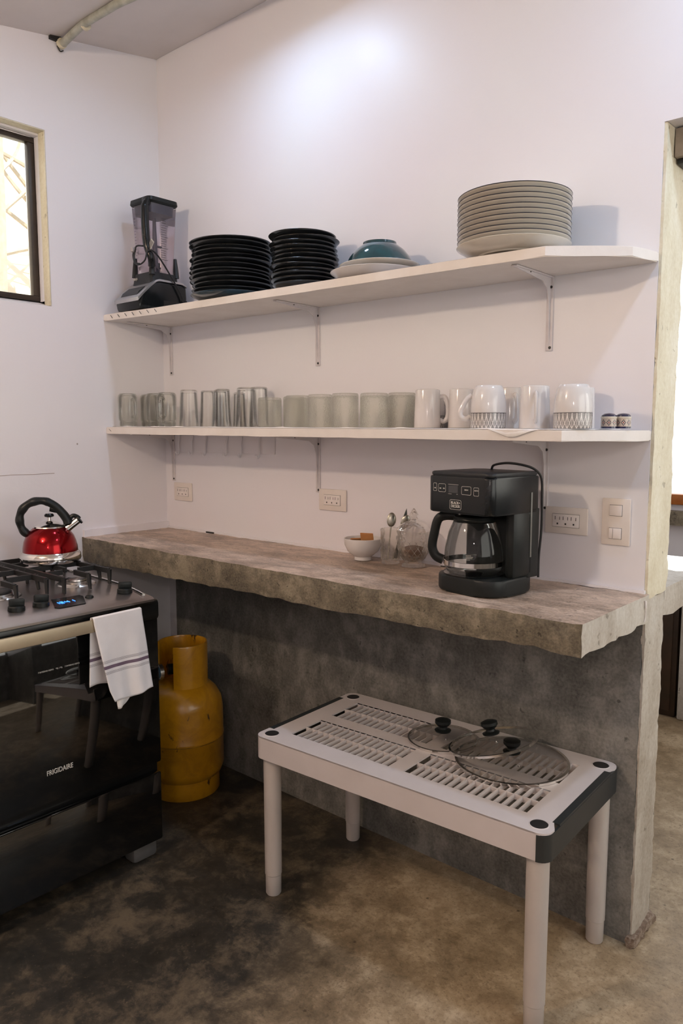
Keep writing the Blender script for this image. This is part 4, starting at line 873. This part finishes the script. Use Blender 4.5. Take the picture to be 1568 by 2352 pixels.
def K(zx, zy): return ((zx - 445) / 2744 * 1.0, 0, (700 - zy) / 2744)
pts = cr([K(262, 452), K(212, 400), K(188, 320), K(200, 240), K(250, 175), K(330, 138), K(420, 140), K(500, 185), K(560, 250), K(600, 310), K(612, 350)], 5)
rad = [.0160 + .003 * max(0, i - 34) / 14 - .0014 * math.cos(i * .9) * (1 if i < 32 else 0) for i in range(len(pts))]
bm = nb(); tube(bm, pts, rad, 12, flat=.85); finish(bm, 'handle', BLK, t)
bm = nb(); tube(bm, [K(540, 440), K(635, 370), K(700, 322)], [.017, .0125, .0118], 16); finish(bm, 'spout', CHROME, t)
bm = nb(); tube(bm, [K(702, 320), K(716, 310)], [.0165, .0165], 16); tube(bm, cr([K(610, 330), K(650, 282), K(690, 290), K(712, 312)], 5), .0075, 8); finish(bm, 'whistle_lever', BLK, t)
bm = nb(); tube(bm, [K(455, 205), K(500, 215), K(560, 235)], [.011, .012, .010], 10); finish(bm, 'trigger', BLK, t)
# ================================================================== gas cylinder
t = thing('gas_cylinder', 'scuffed yellow gas cylinder on the floor between stove and wall', 'gas cylinder', (.352, -.205, 0))
bm = nb(); lathe(bm, [(0, .035), (.10, .045), (.131, .070), (.1395, .095), (.1395, .200), (.1415, .203), (.1415, .209), (.1395, .212), (.1395, .300), (.134, .335), (.118, .366), (.095, .388), (.06, .402), (0, .410)], 56); finish(bm, 'tank', GASP, t)
bm = nb(); lathe(bm, [(.1398, .1995), (.1412, .2005), (.1412, .202), (.1398, .2025)], 56); finish(bm, 'weld_grime', pm('grime', (.05, .03, .015), (.45, .22, .01), 30, .6), t)
bm = nb(); lathe(bm, [(.122, .07), (.123, .004), (.1205, 0), (.118, .004), (.118, .07)], 48); finish(bm, 'foot_ring', GASP, t)
bm = nb(); seg = 40; a0, a1 = math.radians(-38), math.radians(270 - 38 + 30); R_ = .088; rows = []
a0, a1 = math.radians(-58), math.radians(225)
for k in range(seg + 1):
    a = a0 + (a1 - a0) * k / seg; rows.append([bm.verts.new((r * math.cos(a), r * math.sin(a), z)) for r, z in ((R_, .378), (R_, .535), (R_ - .002, .541), (R_ - .006, .541), (R_ - .008, .535), (R_ - .004, .378))])
for a, b in zip(rows, rows[1:]):
    for k in range(5): bm.faces.new([a[k], b[k], b[k + 1], a[k + 1]])
bm.faces.new(rows[0]); bm.faces.new(rows[-1][::-1]); finish(bm, 'collar', GASP, t)
bm = nb(); tube(bm, [(0, 0, .405), (0, 0, .47)], .014, 14); tube(bm, [(0, 0, .46), (0, 0, .49)], [.022, .022], 10); finish(bm, 'valve', pm('brass', (.35, .24, .10), None, 20, .35, .9), t)
bm = nb(); tube(bm, [(.0, -.01, .445), (-.02, -.05, .445)], .019, 14); finish(bm, 'regulator', BLK, t)
bm = nb(); tube(bm, [(-.03, -.07, .44), (-.033, -.083, .44)], .030, 20); finish(bm, 'gauge_disc', STEEL, t); bm = nb(); tube(bm, [(-.033, -.083, .44), (-.0335, -.085, .44)], .022, 20); finish(bm, 'blue_cap', pm('blue_cap', (.02, .10, .18), None, 20, .4), t)
bm = nb(); tube(bm, cr([(-.03, -.06, .43), (-.09, -.13, .36), (-.14, -.17, .25), (-.17, -.10, .20)], 6), .006, 8); finish(bm, 'gas_hose', CORD, t)

# ================================================================== plastic table
TR = .047; ZT = .462
t = thing('plastic_table', 'low white plastic slatted table with black end caps below the counter', 'table', (1.432, -.236, 0), TR)
HX, HY = .421, .2165; lx, ly = .387, .1815
bm = nb(); RW = .062; secs = [(-.345, -.022), (.022, .345)]; rowsY = [(-.150, -.089), (-.085, -.024), (.024, .085), (.089, .150)]
# plate with openings: horizontal strips and cross strips
TH = .004
box(bm, -HX + .006, HX - .006, -.0235, .0235, ZT - TH, ZT)
def arc(cx, cy, r, a, b, n=6): return [(cx + r * math.cos(math.radians(a + (b - a) * k / n)), cy + r * math.sin(math.radians(a + (b - a) * k / n))) for k in range(n + 1)]
for sg in (-1, 1):
    pl = arc(-HX + .026, HY - .026, .026, 180, 90) + arc(HX - .026, HY - .026, .026, 90, 0) + [(HX, .1810), (HX - .012, .156), (HX - .012, .150), (-HX + .006, .150), (-HX, .158)]
    prism(bm, [(x, sg * y) for x, y in pl], ZT - TH, ZT, 'z')
for y0, y1 in ((-.150, -.0235), (.0235, .150)):
    for x0, x1 in ((-HX + .006, -.345), (-.022, .022), (.345, HX - .006)): box(bm, x0, x1, y0, y1, ZT - TH, ZT)
bmesh.ops.remove_doubles(bm, verts=bm.verts, dist=.0001)
finish(bm, 'tabletop', TABW, t)
for sg, nm in ((-1, 'front_skirt'), (1, 'back_skirt')):
    bm = nb(); out = arc(-HX + .026, HY - .026, .026, 180, 90) + arc(HX - .026, HY - .026, .026, 90, 70); inn = arc(-HX + .026, HY - .026, .021, 180, 90) + arc(HX - .026, HY - .026, .021, 90, 70)
    prism(bm, [(x, sg * y) for x, y in out + inn[::-1]], ZT - .062, ZT - .0005, 'z'); finish(bm, nm, TABW, t)
for s in (-1, 1):
    bm = nb()
    if s > 0: pl = arc(HX - .0255, -HY + .0255, .0268, 272, 360) + arc(HX - .0255, HY - .0255, .0268, 0, 88); pi_ = arc(HX - .0255, -HY + .0255, .0215, 272, 360) + arc(HX - .0255, HY - .0255, .0215, 0, 88); pl = pl + pi_[::-1]
    else: pl = [(-HX - .0008, -HY + .022), (-HX - .0008, HY - .022), (-HX + .004, HY - .022), (-HX + .004, -HY + .022)]
    prism(bm, pl, ZT - .063, ZT - .0045, 'z'); finish(bm, 'end_cap', TABB, t)
    bm = nb(); prism(bm, [(-.155, ZT - .003), (-.130, ZT - .012), (.130, ZT - .012), (.155, ZT - .003), (.155, ZT + .0006), (-.155, ZT + .0006)], s * (HX - .016), s * (HX + .0005), 'x'); finish(bm, 'cap_ledge', TABB, t)
rib0 = None; long0 = None
for (xa, xb) in secs:
    for pair in ((0, 1), (2, 3)):
        bm = nb(); ym = (rowsY[pair[0]][1] + rowsY[pair[1]][0]) / 2
        if long0 is None: bx_ = nb(); box(bx_, -.1615, .1615, -.0014, .0014, -.0135, -.0008); bm.free(); long0 = finish(bx_, 'divider_bar', TABW, t, ((xa + xb) / 2, ym, ZT))
        else: bm.free(); o = long0.copy(); C.objects.link(o); o.location = ((xa + xb) / 2, ym, ZT)
    for ri, (ya, yb) in enumerate(rowsY):
        for k in range(17):
            x = xa + (xb - xa) * (k + (.0 if k else .0)) / 16
            if k in (0, 16): continue
            if rib0 is None: b_ = nb(); box(b_, -.0017, .0017, -.031, .031, -.0125, -.0005); rib0 = finish(b_, 'rib', TABW, t, (x, (ya + yb) / 2, ZT))
            else: o = rib0.copy(); C.objects.link(o); o.location = (x, (ya + yb) / 2, ZT)
    for y0 in (-.150, -.0235, .0235, .150):
        bm = nb(); box(bm, xa, xb, y0 - .0012, y0 + .0012, ZT - .020, ZT - .003); finish(bm, 'slot_edge', TABW, t)
leg0 = None
for sx in (-1, 1):
    for sy in (-1, 1):
        if leg0 is None:
            bm = nb(); lathe(bm, [(.0245, ZT - .058), (.0235, .06), (.0220, .058), (.0215, .004), (.019, 0), (0, 0)], 28); leg0 = finish(bm, 'leg', TABL, t, (sx * lx, sy * ly, 0))
            bm = nb(); lathe(bm, [(.0190, .0009), (.0186, .0012), (0, .0012)], 28); hole0 = finish(bm, 'leg_hole', SLOT, t, (sx * lx, sy * ly, ZT))
            bm = nb(); lathe(bm, [(.0215, 0), (.0205, .0012), (.0192, .0012)], 28); rim0 = finish(bm, 'hole_rim', TABW, t, (sx * lx, sy * ly, ZT))
        else:
            for q, z in ((leg0, 0), (hole0, ZT), (rim0, ZT)): o = q.copy(); C.objects.link(o); o.location = (sx * lx, sy * ly, z)
# ================================================================== glass lids
def lid(label, loc, r, rot=(0, 0, 0)):
    t = thing('pot_lid', label, 'lid', loc, rot=rot)
    bm = nb(); lathe(bm, [(r * .985, .004), (r * .93, .008), (r * .7, .016), (r * .4, .0215), (r * .12, .0235), (0, .0237)], 56); finish(bm, 'glass_dome', GLASSL, t)
    bm = nb(); lathe(bm, [(r * .955, .0065), (r, .006), (r, .0), (r * .975, 0), (r * .965, .003), (r * .955, .0065)], 56); finish(bm, 'steel_rim', CHROME, t)
    bm = nb(); lathe(bm, [(.021, .0235), (.022, .027), (.012, .031), (.011, .036), (.017, .041), (.0215, .047), (.021, .054), (.012, .058), (0, .0585)], 28); finish(bm, 'knob', BLK, t)
    bm = nb(); lathe(bm, [(.0032, .0215), (.0036, .0235), (.002, .024), (.0012, .0215)], 14); finish(bm, 'steam_vent', CHROME, t, (r * .35, -r * .38, -.0035)); return t
lid('small glass pot lid lying leftmost on the plastic table', (1.428, -.163, ZT + .0008), .094)
lid('large glass pot lid lying flat at the right of the plastic table', (1.633, -.163, ZT + .0008), .141)
lid('medium glass pot lid propped tilted on the large lid', (1.585, -.172, ZT + .038), .113, (math.radians(2), math.radians(-13), 0))

# hairline crack in the left wall plaster
bm = nb(); tube(bm, [(0.0, -.70, 1.134), (0.0, -.62, 1.136), (0.0, -.55, 1.1345), (0.0, -.472, 1.1355)], .0011, 5); struct(bm, 'trim_6', pm('crack', (.45, .38, .36), None, 20, .8))

# a run of white paint down the end of the counter
bm = nb(); tube(bm, cr([(1.8975, -.026, .888), (1.8985, -.0265, .872), (1.8985, -.0255, .852), (1.8975, -.029, .838)], 5), [.0026] * 6 + [.0012] * 10, 6); struct(bm, 'trim_7', PLASTW)
# dark gaps where the slab has come away from the wall plaster
bm = nb(); box(bm, .255, .30, -.0125, -.0088, .9003, .9055, bev=.001); box(bm, .98, .992, -.0125, -.0088, .9003, .905, bev=.001); struct(bm, 'trim_8', SLOT)
